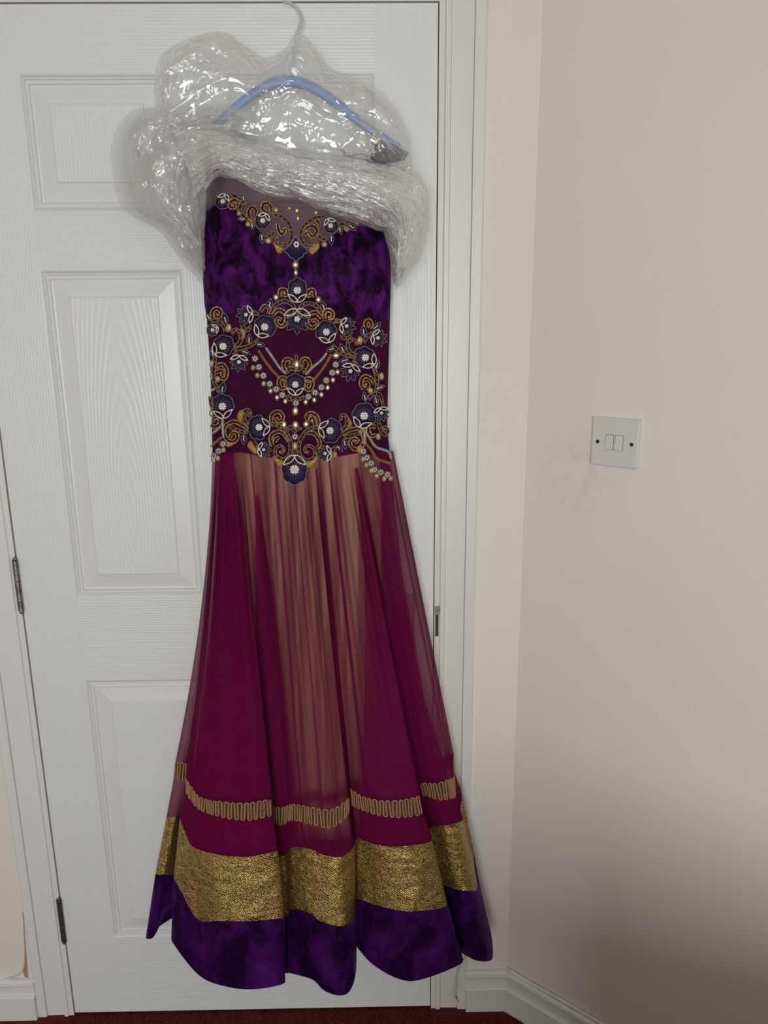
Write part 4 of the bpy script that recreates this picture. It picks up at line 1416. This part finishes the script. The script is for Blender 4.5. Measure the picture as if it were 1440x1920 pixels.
# ================================================================== hanger
M['blue'] = pbr('blue_hanger_plastic', (0.10, 0.24, 0.56), 0.35, bump=0.1, bump_scale=200)
M['hook'] = pbr('pale_coated_wire', (0.60, 0.68, 0.69), 0.3, 0.4)
hg = empty('coat_hanger', P(540, 160, 0.04))
tag(hg, 'blue plastic coat hanger hooked over the top of the white door', 'hanger')
mb = MB()
pts = [(527, 7.5, -0.012), (530, 4.5, -0.004), (535, 3.5, 0.003), (546, 7, 0.011), (557, 16, 0.016), (564, 32, 0.020), (561, 50, 0.024), (555, 66, 0.028), (549, 100, 0.032), (540, 152, 0.036)]
mb.tube([P(*q) for q in catmull(pts, 8)], 0.0022, 10)
mb.build('hook', M['hook'], hg)
for arm in ([(545, 152, .036), (510, 157, .038), (470, 180, .040), (430, 211, .042), (404, 236, .042)], [(528, 152, .036), (565, 156, .038), (610, 178, .040), (650, 210, .042), (695, 243, .043), (748, 276, .043)]):
    mb = MB()
    q = [P(*x) for x in catmull(arm, 8)]
    mb.tube(q, lambda t_: 0.0092 - 0.0030 * t_, 12, 0, True, 0.7)
    mb.build('arm', M['blue'], hg)

# ================================================================== polythene cover
def film_mat(name, haze, gloss):
    m, nt, out = new_mat(name)
    tr = N(nt, 'BsdfTransparent'); tr.inputs['Color'].default_value = (1, 1, 1, 1)
    gl = N(nt, 'BsdfGlossy'); gl.inputs['Roughness'].default_value = 0.045; gl.inputs['Color'].default_value = (1, 1, 1, 1)
    df = N(nt, 'BsdfDiffuse'); df.inputs['Color'].default_value = (0.97, 0.965, 0.945, 1)
    tl = N(nt, 'BsdfTranslucent'); tl.inputs['Color'].default_value = (0.97, 0.965, 0.945, 1)
    hz = N(nt, 'MixShader'); hz.inputs[0].default_value = 0.15
    nt.links.new(df.outputs[0], hz.inputs[1]); nt.links.new(tl.outputs[0], hz.inputs[2])
    tc = N(nt, 'TexCoord')
    n1 = N(nt, 'TexNoise'); n1.inputs['Scale'].default_value = 24; n1.inputs['Detail'].default_value = 2; n1.inputs['Distortion'].default_value = 1.4
    nt.links.new(tc.outputs['Object'], n1.inputs['Vector'])
    bp = N(nt, 'Bump'); bp.inputs['Strength'].default_value = 0.6; bp.inputs['Distance'].default_value = 0.012
    nt.links.new(n1.outputs['Fac'], bp.inputs['Height'])
    nt.links.new(bp.outputs['Normal'], gl.inputs['Normal'])
    lw = N(nt, 'LayerWeight'); lw.inputs['Blend'].default_value = 0.35
    mr = N(nt, 'MapRange'); mr.inputs['From Min'].default_value = 0.0; mr.inputs['From Max'].default_value = 1.0
    mr.inputs['To Min'].default_value = haze; mr.inputs['To Max'].default_value = min(1, haze * 1.5)
    nt.links.new(lw.outputs['Facing'], mr.inputs['Value'])
    m1 = N(nt, 'MixShader')
    nt.links.new(mr.outputs[0], m1.inputs[0]); nt.links.new(tr.outputs[0], m1.inputs[1]); nt.links.new(hz.outputs[0], m1.inputs[2])
    fr = N(nt, 'Fresnel'); fr.inputs['IOR'].default_value = 1.5
    nt.links.new(bp.outputs['Normal'], fr.inputs['Normal'])
    ml = N(nt, 'Math', operation='MULTIPLY_ADD'); ml.inputs[1].default_value = 0.32; ml.inputs[2].default_value = gloss
    ml.use_clamp = True
    nt.links.new(fr.outputs[0], ml.inputs[0])
    m2 = N(nt, 'MixShader')
    nt.links.new(ml.outputs[0], m2.inputs[0]); nt.links.new(m1.outputs[0], m2.inputs[1]); nt.links.new(gl.outputs[0], m2.inputs[2])
    nt.links.new(m2.outputs[0], out.inputs[0])
    return m
M['film'] = film_mat('clear_polythene', 0.17, 0.072)

bag = empty('polythene_cover', P(545, 400, 0.08))
tag(bag, 'clear crumpled polythene garment cover bunched up over the top of the gown', 'garment cover')

def ridged(p):
    return 1 - abs(noise.noise(p)) * 2

def crumple(s, t_, seed, along, across, amp):
    """creased film: sharp folds running along the sheet plus small crumple"""
    w_ = noise.noise(Vector((s * 3, t_ * 3, seed + 20))) * 0.35
    p = Vector((s * along, (t_ + w_) * across, seed))
    h = 0.80 * ridged(p) + 0.16 * ridged(p * 2.3 + Vector((3, 1, 7)))
    q = Vector((s * along * 2.6 + 9, t_ * across * 1.4, seed + 4))
    dist, _ = noise.voronoi(q)
    h += 0.34 * (dist[1] - dist[0])
    return amp * h

def film_shell(name, A, B, df, db, nu, nv, along, across, amp, seed, puff=0.6, back=True):
    """a puffed double sheet between two edge lines A and B (pixels)"""
    a = resample(catmull(A, 6), n=nu + 1)
    b = resample(catmull(B, 6), n=nu + 1)
    mb = MB()
    for side in ((0, 1) if back else (0,)):
        rows = []
        for i in range(nv + 1):
            t_ = i / nv
            row = []
            for j in range(nu + 1):
                s = j / nu
                u = lerp(a[j][0], b[j][0], t_); v = lerp(a[j][1], b[j][1], t_)
                e = (math.sin(math.pi * t_) * min(1, math.sin(math.pi * min(max(s, 0), 1)) * 2.2 + 0.12)) ** puff
                d0 = (df + db) / 2
                if side == 0:
                    d = lerp(d0, df, e) + crumple(s, t_, seed, along, across, amp) * (0.25 + 0.75 * e)
                else:
                    d = lerp(d0, db, e) - crumple(s, t_, seed + 31, along, across, amp * .4) * (0.25 + 0.75 * e)
                w_ = 2.0 * noise.noise(Vector((s * 25, t_ * 22, seed + 3))) + 4.5 * noise.noise(Vector((s * 9, t_ * 5, seed + 13)))
                x_ = 2.0 * noise.noise(Vector((s * 25, t_ * 22, seed + 8))) + 4.5 * noise.noise(Vector((s * 9, t_ * 5, seed + 18)))
                row.append(P(u + w_, v + x_, max(0.006, d)))
            rows.append(row)
        mb.grid(rows)
    return mb.build(name, M['film'], bag)

# hood round the hanger hook and shoulders
film_shell('hood', [(291, 205), (292, 132), (310, 95), (360, 70), (420, 61), (460, 84), (498, 108), (535, 88), (553, 63), (574, 70), (600, 102), (632, 134), (700, 160), (742, 200), (766, 262), (772, 300)],
           [(292, 235), (330, 300), (380, 320), (420, 328), (470, 330), (510, 330), (545, 332), (580, 332), (610, 332), (650, 332), (690, 332), (720, 330), (745, 328), (760, 322), (770, 312)], 0.085, 0.012, 204, 119, 4, 3, 0.013, 1.0)
# sagging lobe on the hinge side
film_shell('side_fold', [(470, 205), (400, 196), (320, 202), (250, 208), (216, 246), (208, 300), (217, 365), (240, 398), (290, 425), (335, 480), (377, 532)],
           [(480, 262), (440, 262), (400, 275), (370, 290), (352, 310), (350, 330), (358, 350), (366, 370), (374, 392), (380, 430), (384, 500)], 0.105, 0.012, 187, 102, 4, 4, 0.016, 2.7)
film_shell('side_fold', [(430, 238), (360, 232), (290, 245), (246, 290), (240, 340), (258, 385), (300, 420), (345, 470), (379, 520)],
           [(450, 300), (420, 305), (400, 318), (392, 330), (390, 345), (388, 362), (386, 385), (384, 430), (384, 490)], 0.125, 0.03, 153, 85, 4, 4, 0.015, 5.1)
# bunched roll drawn across the bust
film_shell('bunched_roll', [(330, 250), (400, 246), (470, 262), (540, 278), (610, 288), (690, 304), (755, 318), (795, 345), (802, 385)],
           [(370, 380), (402, 335), (436, 335), (480, 358), (560, 378), (640, 408), (700, 430), (738, 434), (770, 430)], 0.150, 0.085, 221, 102, 2, 7, 0.018, 8.3)
film_shell('bunched_roll', [(352, 278), (420, 272), (490, 285), (560, 300), (630, 312), (700, 328), (760, 345), (785, 370)],
           [(385, 360), (412, 330), (440, 336), (486, 356), (560, 374), (640, 402), (700, 424), (735, 430)], 0.165, 0.10, 204, 85, 2, 8, 0.015, 12.9)
film_shell('bunched_roll', [(390, 262), (450, 268), (520, 288), (600, 306), (680, 322), (745, 345), (775, 380), (770, 420)],
           [(400, 320), (450, 318), (500, 332), (570, 345), (650, 372), (700, 396), (725, 415), (738, 432)], 0.175, 0.12, 187, 68, 2, 6, 0.014, 17.3)
# drape falling on the closing side
film_shell('hanging_drape', [(772, 312), (796, 342), (804, 385), (802, 440), (782, 492), (744, 541)],
           [(715, 345), (712, 375), (712, 405), (720, 440), (732, 480), (735, 525)], 0.11, 0.012, 153, 85, 5, 5, 0.012, 21.1)
film_shell('hanging_drape', [(760, 330), (782, 362), (788, 400), (782, 445), (764, 490), (740, 530)],
           [(690, 350), (690, 385), (700, 410), (722, 436), (733, 470), (735, 510)], 0.13, 0.04, 136, 74, 5, 6, 0.012, 26.4)
